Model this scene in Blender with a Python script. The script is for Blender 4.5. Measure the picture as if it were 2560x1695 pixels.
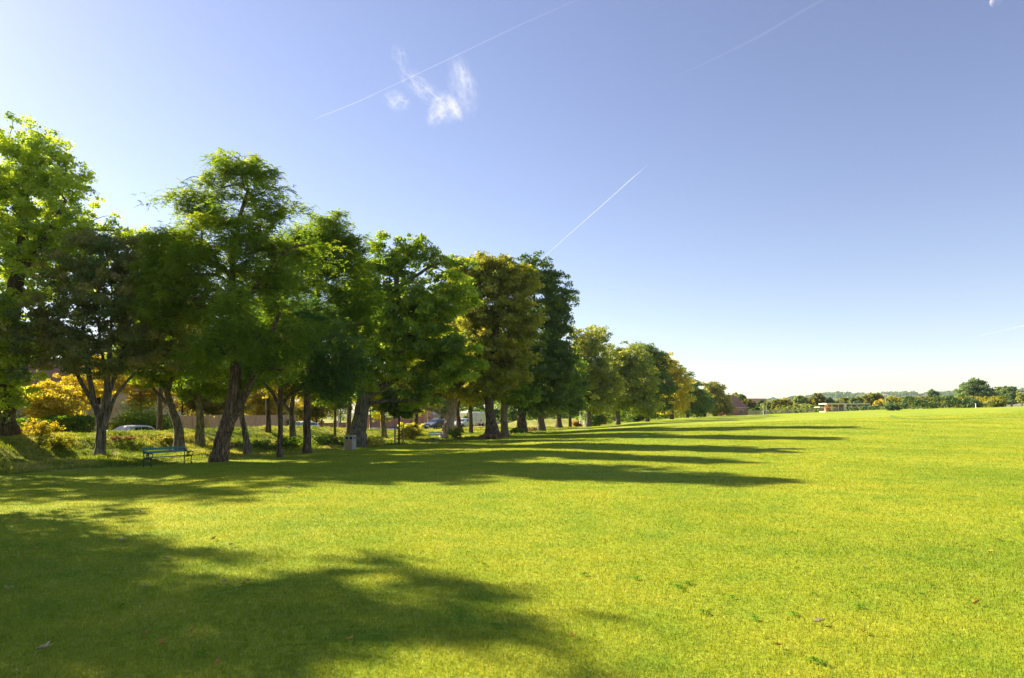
import bpy, math, random
import numpy as np
from mathutils import Vector, Matrix

R = math.radians
for o in list(bpy.data.objects):
    bpy.data.objects.remove(o)
S = bpy.context.scene
COL = S.collection

# ------------------------------------------------------------------ camera
F = 1707.0                      # focal length in photograph pixels (2560 wide)
EYE = 2.1
PITCH = math.atan((1030 - 847.5) / F)
cam = bpy.data.cameras.new("camera")
cam.lens = 24.0
cam.sensor_width = 36.0
cam.clip_start = 0.1
cam.clip_end = 90000
camo = bpy.data.objects.new("camera", cam)
COL.objects.link(camo)
camo.location = (0, 0, EYE)
camo.rotation_euler = (math.pi / 2 + PITCH, 0, 0)
S.camera = camo

# ------------------------------------------------------------------ light
SUN_AZ, SUN_EL = R(-57), R(30.5)
SUN_DIR = Vector((math.sin(SUN_AZ) * math.cos(SUN_EL), math.cos(SUN_AZ) * math.cos(SUN_EL), math.sin(SUN_EL)))
W = bpy.data.worlds.new("World")
S.world = W
W.use_nodes = True
wn = W.node_tree.nodes
wl = W.node_tree.links
sky = wn.new("ShaderNodeTexSky")
sky.sky_type = 'NISHITA'
sky.sun_disc = False
sky.sun_elevation = SUN_EL
sky.sun_rotation = SUN_AZ
sky.altitude = 0
sky.air_density = 1.0
sky.dust_density = 0.22
sky.ozone_density = 1.6
hs = wn.new("ShaderNodeHueSaturation")
hs.inputs['Saturation'].default_value = 0.92
hs.inputs['Hue'].default_value = 0.512
wl.new(sky.outputs[0], hs.inputs['Color'])
tint = wn.new("ShaderNodeMix"); tint.data_type = 'RGBA'; tint.blend_type = 'MULTIPLY'; tint.inputs[0].default_value = 1
tint.inputs[7].default_value = (1.035, .98, 1.0, 1)
wl.new(hs.outputs[0], tint.inputs[6]); wl.new(tint.outputs[2], wn["Background"].inputs[0])
wn["Background"].inputs[1].default_value = 0.061
sun = bpy.data.lights.new("sun", 'SUN')
sun.energy = 4.9
sun.angle = R(0.6)
sun.color = (1.0, 0.86, 0.60)
suno = bpy.data.objects.new("sun", sun)
COL.objects.link(suno)
suno.rotation_euler = SUN_DIR.to_track_quat('Z', 'Y').to_euler()
suno.location = (0, 0, 60)

S.view_settings.view_transform = 'Standard'
S.view_settings.look = 'None'
S.view_settings.exposure = 1.6
S.view_settings.gamma = 1
S.render.engine = 'CYCLES'
S.cycles.max_bounces = 8
S.cycles.diffuse_bounces = 6
S.cycles.transmission_bounces = 4
S.cycles.transparent_max_bounces = 8
S.cycles.volume_bounces = 0
S.cycles.use_adaptive_sampling = True
S.cycles.use_denoising = True
S.cycles.denoising_prefilter = 'NONE'

# ------------------------------------------------------------------ helpers
def ss(x, a, b):
    t = np.clip((np.asarray(x, float) - a) / (b - a), 0, 1)
    return t * t * (3 - 2 * t)

ROW = 0.293                      # slope of the tree row: x grows by this per metre of depth
RD = Vector((ROW, 1, 0)).normalized()
ROWANG = math.atan2(1, ROW)      # angle of the row direction from +X

def sval(x, y):
    return x + 15.6 - ROW * (y - 36)

def xs(s, y):
    return s - 15.6 + ROW * (y - 36)

EDGE_Y = [-30, 27, 30, 39, 50, 54, 58, 68, 78, 88, 130, 170, 260]
EDGE_S = [-2.5, -2.2, -.5, 1.2, 2.0, 3.4, 4.8, 7.6, 8.0, 7.0, 4.5, 1.5, -1]

def edge_s(y):
    return np.interp(y, EDGE_Y, EDGE_S)

def zt(x, y):
    x = np.asarray(x, float); y = np.asarray(y, float)
    s = sval(x, y)
    z = -0.4 * (1 - ss(s, -1, 18))
    u = x - 0.25 * y
    rise = 0.043 * np.clip(u + 13, 0, 70) * ss(y, 12, 100)
    z = z + rise * (1 - 0.35 * ss(y, 165, 260))
    bank = (ss(s, -8.3, -13.5) if False else ss(-s, 8.3, 13.0)) * (1 - ss(-s, 13.5, 16.5)) * (1 - ss(y, 60, 92)) * 1.15
    bank = bank + ss(-s, 7, 12) * (1 - ss(-s, 13.5, 16.5)) * ss(y, 126, 142) * (1 - ss(y, 230, 260)) * .75
    und = 0.035 * np.sin(x * .31 + 1.1) * np.sin(y * .23 + .4) + 0.02 * np.sin(x * .83 + y * .37)
    und = und + (ss(edge_s(y) - s, 0, 2) * (1 - ss(-s, 15, 16))) * (0.07 * np.sin(x * 1.3 + y * .9) * np.sin(y * 1.1 - x * .4) + .05 * np.sin(x * 2.9 - y * 1.7))
    far = ss(np.hypot(x, y), 300, 900)
    road = ss(-s, 15.5, 17)
    z = z + bank + und * (1 - road * (s > -24) * 0.9)
    return z * (1 - far) + far * (-1.0)

def ray(u, v):
    dx, dy = (u - 1280) / F, (847.5 - v) / F
    c, s = math.cos(PITCH), math.sin(PITCH)
    return Vector((dx, c - s * dy, s + c * dy))      # forward = +Y

def at(u, v, Y):
    d = ray(u, v)
    k = Y / d.y
    return Vector((d.x * k, Y, EYE + d.z * k))

def ground(u, Y):
    """point of the ground at depth Y under picture column u (column taken near the horizon)"""
    x = at(u, 1060, Y).x
    return Vector((x, Y, float(zt(x, Y))))

def tag(o, label=None, cat=None, group=None, kind=None):
    if label: o['label'] = label
    if cat: o['category'] = cat
    if group: o['group'] = group
    if kind: o['kind'] = kind
    return o

def empty(name, loc, label, cat, group=None, rz=0):
    o = bpy.data.objects.new(name, None)
    o.empty_display_size = .2
    COL.objects.link(o)
    o.location = loc
    o.rotation_euler = (0, 0, rz)
    return tag(o, label, cat, group)

def link(name, me, parent=None):
    o = bpy.data.objects.new(name, me)
    COL.objects.link(o)
    if parent is not None:
        o.parent = parent
    return o

def npmesh(name, V, Fc, mat, tint=None, smooth=False):
    """V (n,3), Fc (m,k) arrays -> mesh"""
    V = np.asarray(V, np.float32); Fc = np.asarray(Fc, np.int32)
    me = bpy.data.meshes.new(name)
    m, k = Fc.shape
    me.vertices.add(len(V)); me.vertices.foreach_set('co', V.ravel())
    me.loops.add(m * k); me.loops.foreach_set('vertex_index', Fc.ravel())
    me.polygons.add(m)
    me.polygons.foreach_set('loop_start', np.arange(0, m * k, k, dtype=np.int32))
    if smooth:
        me.polygons.foreach_set('use_smooth', np.ones(m, bool))
    else:
        me.polygons.foreach_set('use_smooth', np.zeros(m, bool))
    me.materials.append(mat)
    me.update(calc_edges=True)
    if tint is not None:
        a = me.attributes.new('tint', 'FLOAT', 'FACE')
        a.data.foreach_set('value', np.asarray(tint, np.float32))
    return me

class MB:
    """collects polygons into one mesh"""
    def __init__(s): s.V = []; s.Fc = []; s.sm = []
    def add(s, V, Fc, smooth=False):
        n = len(s.V); s.V += [tuple(v) for v in V]
        s.Fc += [tuple(i + n for i in f) for f in Fc]; s.sm += [smooth] * len(Fc)
    def box(s, c, d, rz=0, bevel=0):
        cx, cy, cz = c; dx, dy, dz = d[0] / 2, d[1] / 2, d[2] / 2
        ca, sa = math.cos(rz), math.sin(rz)
        if bevel <= 0:
            P = [(x, y, z) for z in (-dz, dz) for x, y in ((-dx, -dy), (dx, -dy), (dx, dy), (-dx, dy))]
            Fc = [(3, 2, 1, 0), (4, 5, 6, 7), (0, 1, 5, 4), (1, 2, 6, 5), (2, 3, 7, 6), (3, 0, 4, 7)]
        else:
            b = min(bevel, dx * .9, dy * .9, dz * .9)
            P = []; Fc = []
            for z, q in ((-dz, b), (-dz + b, 0), (dz - b, 0), (dz, b)):
                ex, ey = dx - q, dy - q
                P += [(-ex + (b - q if q == 0 else 0), -ey, z), (ex - (b - q if q == 0 else 0), -ey, z), (ex, -ey + (b if q == 0 else 0), z), (ex, ey - (b if q == 0 else 0), z),
                      (ex - (b if q == 0 else 0), ey, z), (-ex + (b if q == 0 else 0), ey, z), (-ex, ey - (b if q == 0 else 0), z), (-ex, -ey + (b if q == 0 else 0), z)]
            for k in range(3):
                for i in range(8):
                    j = (i + 1) % 8
                    Fc.append((k * 8 + i, k * 8 + j, (k + 1) * 8 + j, (k + 1) * 8 + i))
            Fc.append(tuple(range(7, -1, -1))); Fc.append(tuple(range(24, 32)))
        s.add([(cx + x * ca - y * sa, cy + x * sa + y * ca, cz + z) for x, y, z in P], Fc)
    def tube(s, P, r, n=8, cap=True, smooth=True):
        P = [Vector(p) for p in P]
        if not hasattr(r, '__len__'): r = [r] * len(P)
        V = []; Fc = []
        up = Vector((0, 0, 1))
        for i, p in enumerate(P):
            t = (P[min(i + 1, len(P) - 1)] - P[max(i - 1, 0)])
            t = t.normalized() if t.length > 1e-9 else Vector((0, 0, 1))
            a = t.cross(up if abs(t.z) < .95 else Vector((0, 1, 0))).normalized(); b = t.cross(a)
            for k in range(n):
                an = 2 * math.pi * k / n
                V.append(p + (a * math.cos(an) + b * math.sin(an)) * r[i])
        for i in range(len(P) - 1):
            for k in range(n):
                j = (k + 1) % n
                Fc.append((i * n + k, i * n + j, (i + 1) * n + j, (i + 1) * n + k))
        if cap:
            Fc.append(tuple(range(n))); Fc.append(tuple(range(len(V) - 1, len(V) - n - 1, -1)))
        s.add(V, Fc, smooth)
    def build(s, name, mat, parent=None):
        me = bpy.data.meshes.new(name)
        me.from_pydata(s.V, [], s.Fc)
        me.polygons.foreach_set('use_smooth', s.sm)
        me.materials.append(mat); me.update()
        return link(name, me, parent)

# ------------------------------------------------------------------ materials
def newmat(name):
    m = bpy.data.materials.new(name); m.use_nodes = True
    nt = m.node_tree
    for n in list(nt.nodes): nt.nodes.remove(n)
    out = nt.nodes.new('ShaderNodeOutputMaterial')
    return m, nt, out

def N(nt, t, **kw):
    n = nt.nodes.new(t)
    for k, v in kw.items():
        if k.startswith('i_'):
            n.inputs[k[2:].replace('_', ' ')].default_value = v
        else: setattr(n, k, v)
    return n

def noise(nt, scale, detail=4, vec=None, rough=.55):
    n = N(nt, 'ShaderNodeTexNoise'); n.inputs['Scale'].default_value = scale
    n.inputs['Detail'].default_value = detail; n.inputs['Roughness'].default_value = rough
    if vec is not None: nt.links.new(vec, n.inputs['Vector'])
    return n

def ramp(nt, fac, stops):
    r = N(nt, 'ShaderNodeValToRGB')
    while len(r.color_ramp.elements) < len(stops): r.color_ramp.elements.new(.5)
    for e, (p, c) in zip(r.color_ramp.elements, stops):
        e.position = p; e.color = (*c, 1) if len(c) == 3 else c
    nt.links.new(fac, r.inputs[0])
    return r

def mix(nt, a, b, fac, mode='MIX'):
    m = N(nt, 'ShaderNodeMix', data_type='RGBA', blend_type=mode)
    for sock, v in ((m.inputs[0], fac), (m.inputs[6], a), (m.inputs[7], b)):
        if hasattr(v, 'is_output'): nt.links.new(v, sock)
        else: sock.default_value = v if not isinstance(v, tuple) else (*v, 1)
    return m.outputs[2]

def simple(name, col, rough=.6, metal=0, var=.12, scale=8, bump=0.0, col2=None, spec=.4, coat=0, stretch=None):
    m, nt, out = newmat(name)
    p = N(nt, 'ShaderNodeBsdfPrincipled')
    tc = N(nt, 'ShaderNodeTexCoord')
    vec = tc.outputs['Object']
    if stretch:
        mp = N(nt, 'ShaderNodeMapping'); mp.inputs['Scale'].default_value = stretch
        nt.links.new(vec, mp.inputs[0]); vec = mp.outputs[0]
    n = noise(nt, scale, 6, vec)
    c2 = col2 or tuple(c * (1 - var * 2.2) for c in col)
    r = ramp(nt, n.outputs['Fac'], [(.3, c2), (.68, tuple(min(1, c * (1 + var)) for c in col))])
    nt.links.new(r.outputs[0], p.inputs['Base Color'])
    p.inputs['Roughness'].default_value = rough; p.inputs['Metallic'].default_value = metal
    p.inputs['Specular IOR Level'].default_value = spec
    p.inputs['Coat Weight'].default_value = coat
    if bump:
        b = N(nt, 'ShaderNodeBump'); b.inputs['Strength'].default_value = 1; b.inputs['Distance'].default_value = bump
        nt.links.new(n.outputs['Fac'], b.inputs['Height']); nt.links.new(b.outputs[0], p.inputs['Normal'])
    nt.links.new(p.outputs[0], out.inputs[0])
    return m

LEAFK = 2.4
def leafmat(name, c0, c1, c2, trans=.5, tcol=(1.5, 1.35, .5), gloss=.05):
    if max(c2) < .3: c0, c1, c2 = [tuple(min(.8, v * LEAFK) for v in c) for c in (c0, c1, c2)]
    gloss *= .5
    """c0..c2 over the per-leaf tint attribute"""
    m, nt, out = newmat(name)
    at_ = N(nt, 'ShaderNodeAttribute', attribute_name='tint')
    r = ramp(nt, at_.outputs['Fac'], [(0, c0), (.5, c1), (1, c2)])
    d = N(nt, 'ShaderNodeBsdfDiffuse'); t = N(nt, 'ShaderNodeBsdfTranslucent')
    tc_ = mix(nt, r.outputs[0], tcol, 1.0, 'MULTIPLY')
    nt.links.new(r.outputs[0], d.inputs[0]); nt.links.new(tc_, t.inputs[0])
    ms = N(nt, 'ShaderNodeMixShader'); ms.inputs[0].default_value = min(.6, trans * 1.15)
    nt.links.new(d.outputs[0], ms.inputs[1]); nt.links.new(t.outputs[0], ms.inputs[2])
    g = N(nt, 'ShaderNodeBsdfGlossy'); g.inputs['Roughness'].default_value = .42
    g.inputs[0].default_value = (.9, .95, 1, 1)
    m2 = N(nt, 'ShaderNodeMixShader'); m2.inputs[0].default_value = gloss
    nt.links.new(ms.outputs[0], m2.inputs[1]); nt.links.new(g.outputs[0], m2.inputs[2])
    nt.links.new(m2.outputs[0], out.inputs[0])
    return m

def barkmat(name, c0, c1, sc=1.0, bump=.05):
    m, nt, out = newmat(name)
    p = N(nt, 'ShaderNodeBsdfPrincipled'); tc = N(nt, 'ShaderNodeTexCoord')
    mp = N(nt, 'ShaderNodeMapping'); mp.inputs['Scale'].default_value = (7 * sc, 7 * sc, 1.1 * sc)
    nt.links.new(tc.outputs['Object'], mp.inputs[0])
    n = noise(nt, 1.6, 8, mp.outputs[0], .65); n2 = noise(nt, .9, 3, tc.outputs['Object'])
    n.inputs['Distortion'].default_value = .6
    r = ramp(nt, n.outputs['Fac'], [(.36, tuple(x * .25 for x in c0)), (.5, c0), (.64, c1)])
    c = mix(nt, r.outputs[0], (.07, .09, .03), 0.0)
    ml = N(nt, 'ShaderNodeMath', operation='MULTIPLY'); ml.inputs[1].default_value = .7
    rr = ramp(nt, n2.outputs['Fac'], [(.52, (0, 0, 0)), (.7, (1, 1, 1))])
    nt.links.new(rr.outputs[0], ml.inputs[0])
    c = mix(nt, r.outputs[0], tuple(x * .8 + y for x, y in zip(c0, (.0, .015, -.01))), ml.outputs[0])
    nt.links.new(c, p.inputs['Base Color']); p.inputs['Roughness'].default_value = .9
    p.inputs['Specular IOR Level'].default_value = .2
    b = N(nt, 'ShaderNodeBump'); b.inputs['Distance'].default_value = bump; b.inputs['Strength'].default_value = 1
    nt.links.new(n.outputs['Fac'], b.inputs['Height']); nt.links.new(b.outputs[0], p.inputs['Normal'])
    nt.links.new(p.outputs[0], out.inputs[0])
    return m

M = {}
M['bark_dark'] = barkmat('dark_bark', (.085, .062, .042), (.19, .145, .10))
M['bark_locust'] = barkmat('furrowed_bark', (.10, .070, .045), (.27, .20, .135), 1.3, .09)
M['bark_grey'] = barkmat('grey_bark', (.11, .095, .075), (.24, .21, .165))
M['bark_pale'] = barkmat('pale_bark', (.36, .28, .18), (.62, .52, .37))
M['bark_moss'] = barkmat('mossy_bark', (.16, .14, .07), (.30, .27, .15))
YT = (1.85, 1.8, .4)
M['leaf_maple'] = leafmat('maple_leaves', (.05, .085, .022), (.10, .145, .030), (.20, .23, .04), .5, (1.6, 1.6, .45))
M['leaf_rowan'] = leafmat('olive_leaves', (.040, .070, .026), (.065, .092, .034), (.13, .12, .045), .42, (1.8, 1.5, .55), .05)
M['leaf_locust'] = leafmat('locust_leaves', (.042, .082, .012), (.075, .118, .015), (.13, .165, .022), .5, (1.75, 1.55, .45))
M['leaf_blue'] = leafmat('bluish_leaves', (.024, .058, .020), (.042, .085, .024), (.08, .122, .028), .4, (1.6, 1.5, .6))
M['leaf_oak'] = leafmat('oak_leaves', (.035, .062, .010), (.08, .120, .014), (.16, .18, .024), .5, YT)
M['leaf_dark'] = leafmat('dark_leaves', (.026, .048, .012), (.044, .074, .016), (.08, .11, .02), .36, (1.7, 1.6, .5))
M['leaf_olive'] = leafmat('yellowing_leaves', (.065, .078, .014), (.125, .13, .020), (.22, .19, .03), .48, (1.6, 1.5, .45))
M['leaf_plane'] = leafmat('broad_pale_leaves', (.075, .10, .022), (.14, .16, .034), (.27, .26, .06), .45, (1.7, 1.5, .5))
M['leaf_gold'] = leafmat('golden_leaves', (.40, .31, .02), (.60, .48, .03), (.74, .60, .08), .5, (1.1, 1.1, .5))
M['leaf_lime'] = leafmat('yellow_green_leaves', (.13, .17, .018), (.26, .27, .03), (.42, .36, .05), .5, (1.6, 1.35, .5))
M['leaf_hedge'] = leafmat('hedge_leaves', (.055, .12, .014), (.11, .19, .02), (.24, .32, .04), .45, (1.6, 1.6, .4), .03)
M['leaf_far'] = leafmat('distant_leaves', (.05, .085, .035), (.10, .14, .045), (.19, .20, .06), .35, (1.4, 1.3, .6))
M['leaf_far_dark'] = leafmat('distant_dark_leaves', (.03, .06, .035), (.055, .09, .045), (.10, .14, .055), .3, (1.4, 1.3, .6))
M['leaf_rust'] = leafmat('rusty_leaves', (.22, .11, .03), (.36, .19, .05), (.5, .3, .09), .4, (1.3, 1.1, .5))
M['leaf_brown'] = leafmat('dead_brown_leaves', (.07, .045, .025), (.14, .09, .05), (.26, .18, .09), .3, (1.2, 1.1, .7))

# ------------------------------------------------------------------ foliage
def blob_clusters(rng, lobes, n, shell=.45):
    """cluster centres spread in ellipsoids, most of them near the surface"""
    vol = np.array([max(l[3] * l[4] * l[5], 1e-3) ** .72 * (l[6] if len(l) > 6 else 1) for l in lobes]); vol /= vol.sum()
    idx = rng.choice(len(lobes), n, p=vol)
    L = np.array([l[:6] for l in lobes])
    d = rng.normal(size=(n, 3)); d /= np.linalg.norm(d, axis=1)[:, None]
    r = rng.random(n) ** shell
    r = r * (1 + rng.normal(size=n) * .09)
    P = L[idx, :3] + d * r[:, None] * L[idx, 3:6]
    return P, idx, d

def leaf_arrays(rng, C, rc, per, ls, flat=.6, tint=None, aspect=.6, upb=.5, droop=0.0, out=None):
    n = len(C)
    k = np.maximum(3, (per * (rc / rc.mean()) ** 2 * rng.uniform(.5, 1.4, n)).astype(int))
    idx = np.repeat(np.arange(n), k); m = len(idx)
    d = rng.normal(size=(m, 3)); d /= np.linalg.norm(d, axis=1)[:, None]
    rad = rng.random(m) ** .5
    off = d * (rad * rc[idx])[:, None]
    off[:, 2] *= flat
    # leaves of one cluster sit on an umbrella-like arc
    off[:, 2] -= droop * (off[:, 0] ** 2 + off[:, 1] ** 2) / np.maximum(rc[idx], .05)
    P = C[idx] + off
    nrm = rng.normal(size=(m, 3)) + np.array([0, 0, upb * 1.6])
    if out is not None: nrm += out[idx] * .5
    nrm /= np.linalg.norm(nrm, axis=1)[:, None]
    ax = np.cross(nrm, rng.normal(size=(m, 3))); ax /= np.maximum(np.linalg.norm(ax, axis=1)[:, None], 1e-6)
    bx = np.cross(nrm, ax)
    l = ls * rng.uniform(.5, 1.5, m); w = l * aspect * rng.uniform(.8, 1.2, m)
    a = ax * (l / 2)[:, None]; b = bx * (w / 2)[:, None]
    V = np.empty((m, 4, 3)); V[:, 0] = P - a; V[:, 1] = P + b - a * .15; V[:, 2] = P + a; V[:, 3] = P - b - a * .15
    Fc = np.arange(m * 4).reshape(m, 4)
    ct = tint if tint is not None else rng.normal(.45, .17, n)
    t = np.clip(ct[idx] + rng.normal(0, .15, m), 0, 1)
    return V.reshape(-1, 3), Fc, t

def frond_arrays(rng, C, rc, per, fl, lf, tint):
    """feathery sprays: thin arching stalks lined with small leaflets"""
    n = len(C); k = np.maximum(2, (per * rng.uniform(.6, 1.4, n)).astype(int))
    idx = np.repeat(np.arange(n), k); m = len(idx)
    az = rng.uniform(0, 2 * np.pi, m); el = rng.normal(.2, .5, m)
    st = C[idx] + rng.normal(size=(m, 3)) * (rc[idx] * .42)[:, None] * np.array([1, 1, .55])
    dr = np.stack([np.cos(az) * np.cos(el), np.sin(az) * np.cos(el), np.sin(el)], 1)
    L = fl * rng.uniform(.6, 1.3, m)
    J = 6
    Vs = []; T = []
    side = np.cross(dr, np.array([0, 0, 1.0])); side /= np.linalg.norm(side, axis=1)[:, None]
    for j in range(J):
        q = (j + .7) / J
        p = st + dr * (L * q)[:, None]; p[:, 2] -= .6 * L * q * q
        wd = lf * (1.15 - .6 * q)
        for sgn in (-1, 1):
            t = p + side * sgn * wd + dr * (wd * .5); t[:, 2] -= wd * .25
            c = (p + t) / 2
            h = np.cross(side, np.array([0, 0, 1.0])) * (L / J * .42)[:, None] + rng.normal(size=(m, 3)) * .015
            V = np.stack([p, c + h, t, c - h], 1); Vs.append(V); T.append(np.clip(tint[idx] + rng.normal(0, .12, m), 0, 1))
    V = np.concatenate(Vs).reshape(-1, 3); t = np.concatenate(T)
    return V, np.arange(len(V)).reshape(-1, 4), t

def smoothpath(P, W, rng, sub=5, jit=.0):
    P = [np.array(p, float) for p in P]
    out = []; ow = []
    n = len(P)
    for i in range(n - 1):
        p0 = P[max(i - 1, 0)]; p1 = P[i]; p2 = P[i + 1]; p3 = P[min(i + 2, n - 1)]
        for k in range(sub):
            t = k / sub
            q = .5 * (2 * p1 + (p2 - p0) * t + (2 * p0 - 5 * p1 + 4 * p2 - p3) * t * t + (3 * p1 - p0 - 3 * p2 + p3) * t ** 3)
            if jit and (i or k): q = q + rng.normal(size=3) * jit * (W[i])
            out.append(q); ow.append(W[i] * (1 - t) + W[i + 1] * t)
    out.append(P[-1]); ow.append(W[-1])
    return out, ow

def tube_np(P, r, n, rng, rough=.0):
    P = np.array(P); r = np.array(r); m = len(P)
    T = np.gradient(P, axis=0); T /= np.maximum(np.linalg.norm(T, axis=1)[:, None], 1e-9)
    ref = np.array([0.31, .95, .05]); A = np.cross(T, ref); A /= np.maximum(np.linalg.norm(A, axis=1)[:, None], 1e-6)
    B = np.cross(T, A)
    an = np.arange(n) * 2 * np.pi / n
    lob = 1 + rough * (np.sin(an * 3 + rng.uniform(0, 6)) * .6 + np.sin(an * 5 + rng.uniform(0, 6)) * .4)
    rr = r[:, None] * lob[None] * (1 + rough * .35 * rng.normal(size=(m, n)))
    V = P[:, None] + rr[..., None] * (A[:, None] * np.cos(an)[None, :, None] + B[:, None] * np.sin(an)[None, :, None])
    i = np.arange(m - 1)[:, None] * n; k = np.arange(n)[None]; j = (k + 1) % n
    Fc = np.stack([i + k, i + j, i + n + j, i + n + k], -1).reshape(-1, 4)
    return V.reshape(-1, 3), Fc

def join(parts):
    V = []; Fc = []; T = []; o = 0
    for p in parts:
        V.append(p[0]); Fc.append(p[1] + o); o += len(p[0])
        if len(p) > 2: T.append(p[2])
    return np.concatenate(V), np.concatenate(Fc), (np.concatenate(T) if T else None)

SEED = [100]
def tree(name, u, Y, stems, lobes, leaf, bark, label, ncl=420, per=70, ls=.16, rc=.7, flat=.55, shell=.5, style='leaf',
         flare=1.4, group=None, depth_k=1.0, upb=.5, droop=.25, twigs=9, aspect=.6, cat='tree', dY=0, tb=0.45, limbs=True, sides=12):
    """stems: lists of (u, v, width_px[, dY]) from the ground up; lobes: (u, v, ru, rv[, dY[, weight]]) in photograph pixels at depth Y"""
    SEED[0] += 1; rng = np.random.default_rng(SEED[0])
    base = ground(u, Y)
    root = empty(name, base, label, cat, group)
    b = np.array(base)
    m2 = Y / F
    tubes = []
    nodes = []
    for si, st in enumerate(stems):
        P = []; Wd = []
        for k, q in enumerate(st):
            yy = Y + (q[3] if len(q) > 3 else 0)
            if k == 0 and q[1] == 'g':
                g = ground(q[0], yy); p = Vector((g.x, yy, g.z - .25))
            elif q[1] == 'g':
                p = ground(q[0], yy)
            else:
                p = at(q[0], q[1], yy)
            P.append(p); Wd.append(q[2] * m2 / 2)
        pts, wd = smoothpath(P, Wd, rng, 7, .05)
        if st[0][1] == 'g':
            for i in range(len(pts)):
                h = max(0, pts[i][2] - b[2])
                wd[i] *= 1 + (flare - 1) * math.exp(-h / (Wd[0] * 1.3 + .12))
        tubes.append(tube_np(pts, wd, sides, rng, .06))
        for p_, w_ in zip(pts, wd): nodes.append((p_, w_))
    L = []
    for l in lobes:
        yy = Y + (l[4] if len(l) > 4 else 0)
        c = at(l[0], l[1], yy)
        rx = l[2] * yy / F * 1.17; rz = l[3] * yy / F * 1.1
        L.append((c.x, c.y, c.z, rx, (rx * .6 + rz * .4) * depth_k, rz, l[5] if len(l) > 5 else 1))
    if style == 'leaf': per = per * 1.35; ls = ls * .82; ncl = int(ncl * 1.3)
    else: per = per * .8; ls = ls * .9
    C, idx, d = blob_clusters(rng, L, ncl, shell)
    gz = zt(C[:, 0], C[:, 1])
    keep = C[:, 2] > gz + .5
    C, idx, d = C[keep], idx[keep], d[keep]
    RC = rc * .76 * rng.uniform(.45, 1.5, len(C))
    lt = rng.normal(0, .10, len(L))
    # random leaf tone per lobe and cluster, spread wide to paint brighter highlights
    tint = np.clip(tb + lt[idx] + rng.normal(0, .22, len(C)), 0, 1)
    if style == 'leaf':
        V, Fc, T = leaf_arrays(rng, C, RC, per, ls, flat, tint, aspect, upb, droop, d)
    else:
        V, Fc, T = frond_arrays(rng, C, RC, per * 1.5, ls * 2.5, ls * .62, tint)
    V[:, 2] = np.maximum(V[:, 2], float(base.z) + .05)
    crown = link('crown', npmesh('crown', V - b, Fc, leaf, T), root)
    # limbs from the stems to the lobes, twigs from the lobe centres to leaf clusters
    if limbs and nodes:
        NP = np.array([n_[0] for n_ in nodes]); NW = np.array([n_[1] for n_ in nodes])
        for li, l in enumerate(L):
            c = np.array(l[:3])
            dist = np.linalg.norm(NP - c, axis=1) + np.maximum(0, NP[:, 2] - c[2] + .2) * 3 - NW * 2
            j = int(np.argmin(dist))
            p0 = NP[j]; w0 = min(NW[j] * .62, .05 + .03 * np.linalg.norm(c - p0))
            w0 = max(w0, .03)
            mid = (p0 + c) / 2 + np.array([0, 0, .12 * np.linalg.norm(c - p0)]) + rng.normal(size=3) * .25
            pts, wd = smoothpath([p0, mid, c], [w0, w0 * .7, w0 * .35], rng, 5, .25)
            tubes.append(tube_np(pts, wd, 7, rng, .05))
            mine = np.where(idx == li)[0]
            if len(mine):
                for q in rng.choice(mine, min(twigs, len(mine)), replace=False):
                    s0 = np.array(pts[rng.integers(len(pts) // 3, len(pts))])
                    md = (s0 + C[q]) / 2 + rng.normal(size=3) * .12 + np.array([0, 0, .08])
                    p2, w2 = smoothpath([s0, md, C[q]], [w0 * .32, w0 * .22, .008], rng, 4, .3)
                    tubes.append(tube_np(p2, w2, 5, rng, 0))
    if tubes:
        V, Fc, _ = join(tubes)
        link('trunk', npmesh('trunk', V - b, Fc, bark, smooth=True), root)
    return root

def bush(name, u, Y, w, h, leaf, label, n=40, per=40, ls=.12, cat='shrub', group=None, wy=None, lobes=None, dz=0, tb=.45, stem=True, rc=None, flat=.75):
    """w, h in metres"""
    SEED[0] += 1; rng = np.random.default_rng(SEED[0])
    base = ground(u, Y); b = np.array(base)
    root = empty(name, base, label, cat, group)
    wy = wy or w
    L = []
    for i in range(lobes or 4):
        a = rng.uniform(0, 6.28); q = rng.uniform(0, .45)
        hh = h * rng.uniform(.65, 1.0)
        L.append((b[0] + math.cos(a) * w / 2 * q, b[1] + math.sin(a) * wy / 2 * q, b[2] + hh * .52, w / 2 * rng.uniform(.55, .8), wy / 2 * rng.uniform(.55, .8), hh * .48))
    C, idx, d = blob_clusters(rng, L, n, .4)
    C[:, 2] = np.maximum(C[:, 2], b[2] + .1)
    RC = (rc or min(w, h) * .22) * rng.uniform(.6, 1.4, len(C))
    V, Fc, T = leaf_arrays(rng, C, RC, per, ls, flat, np.clip(rng.normal(tb, .18, len(C)), 0, 1), .62, .4, .1, d)
    V[:, 2] = np.maximum(V[:, 2], b[2] + .0)
    link('foliage', npmesh('foliage', V - b, Fc, leaf, T), root)
    if stem:
        tb_ = []
        for q in rng.choice(len(C), min(10, len(C)), replace=False):
            md = (b + C[q]) / 2 + rng.normal(size=3) * .05
            p, w_ = smoothpath([b - [0, 0, .1], md, C[q]], [.035, .025, .008], rng, 3, .2)
            tb_.append(tube_np(p, w_, 5, rng, 0))
        V, Fc, _ = join(tb_)
        link('stem', npmesh('stem', V - b, Fc, M['bark_dark'], smooth=True), root)
    return root

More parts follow.
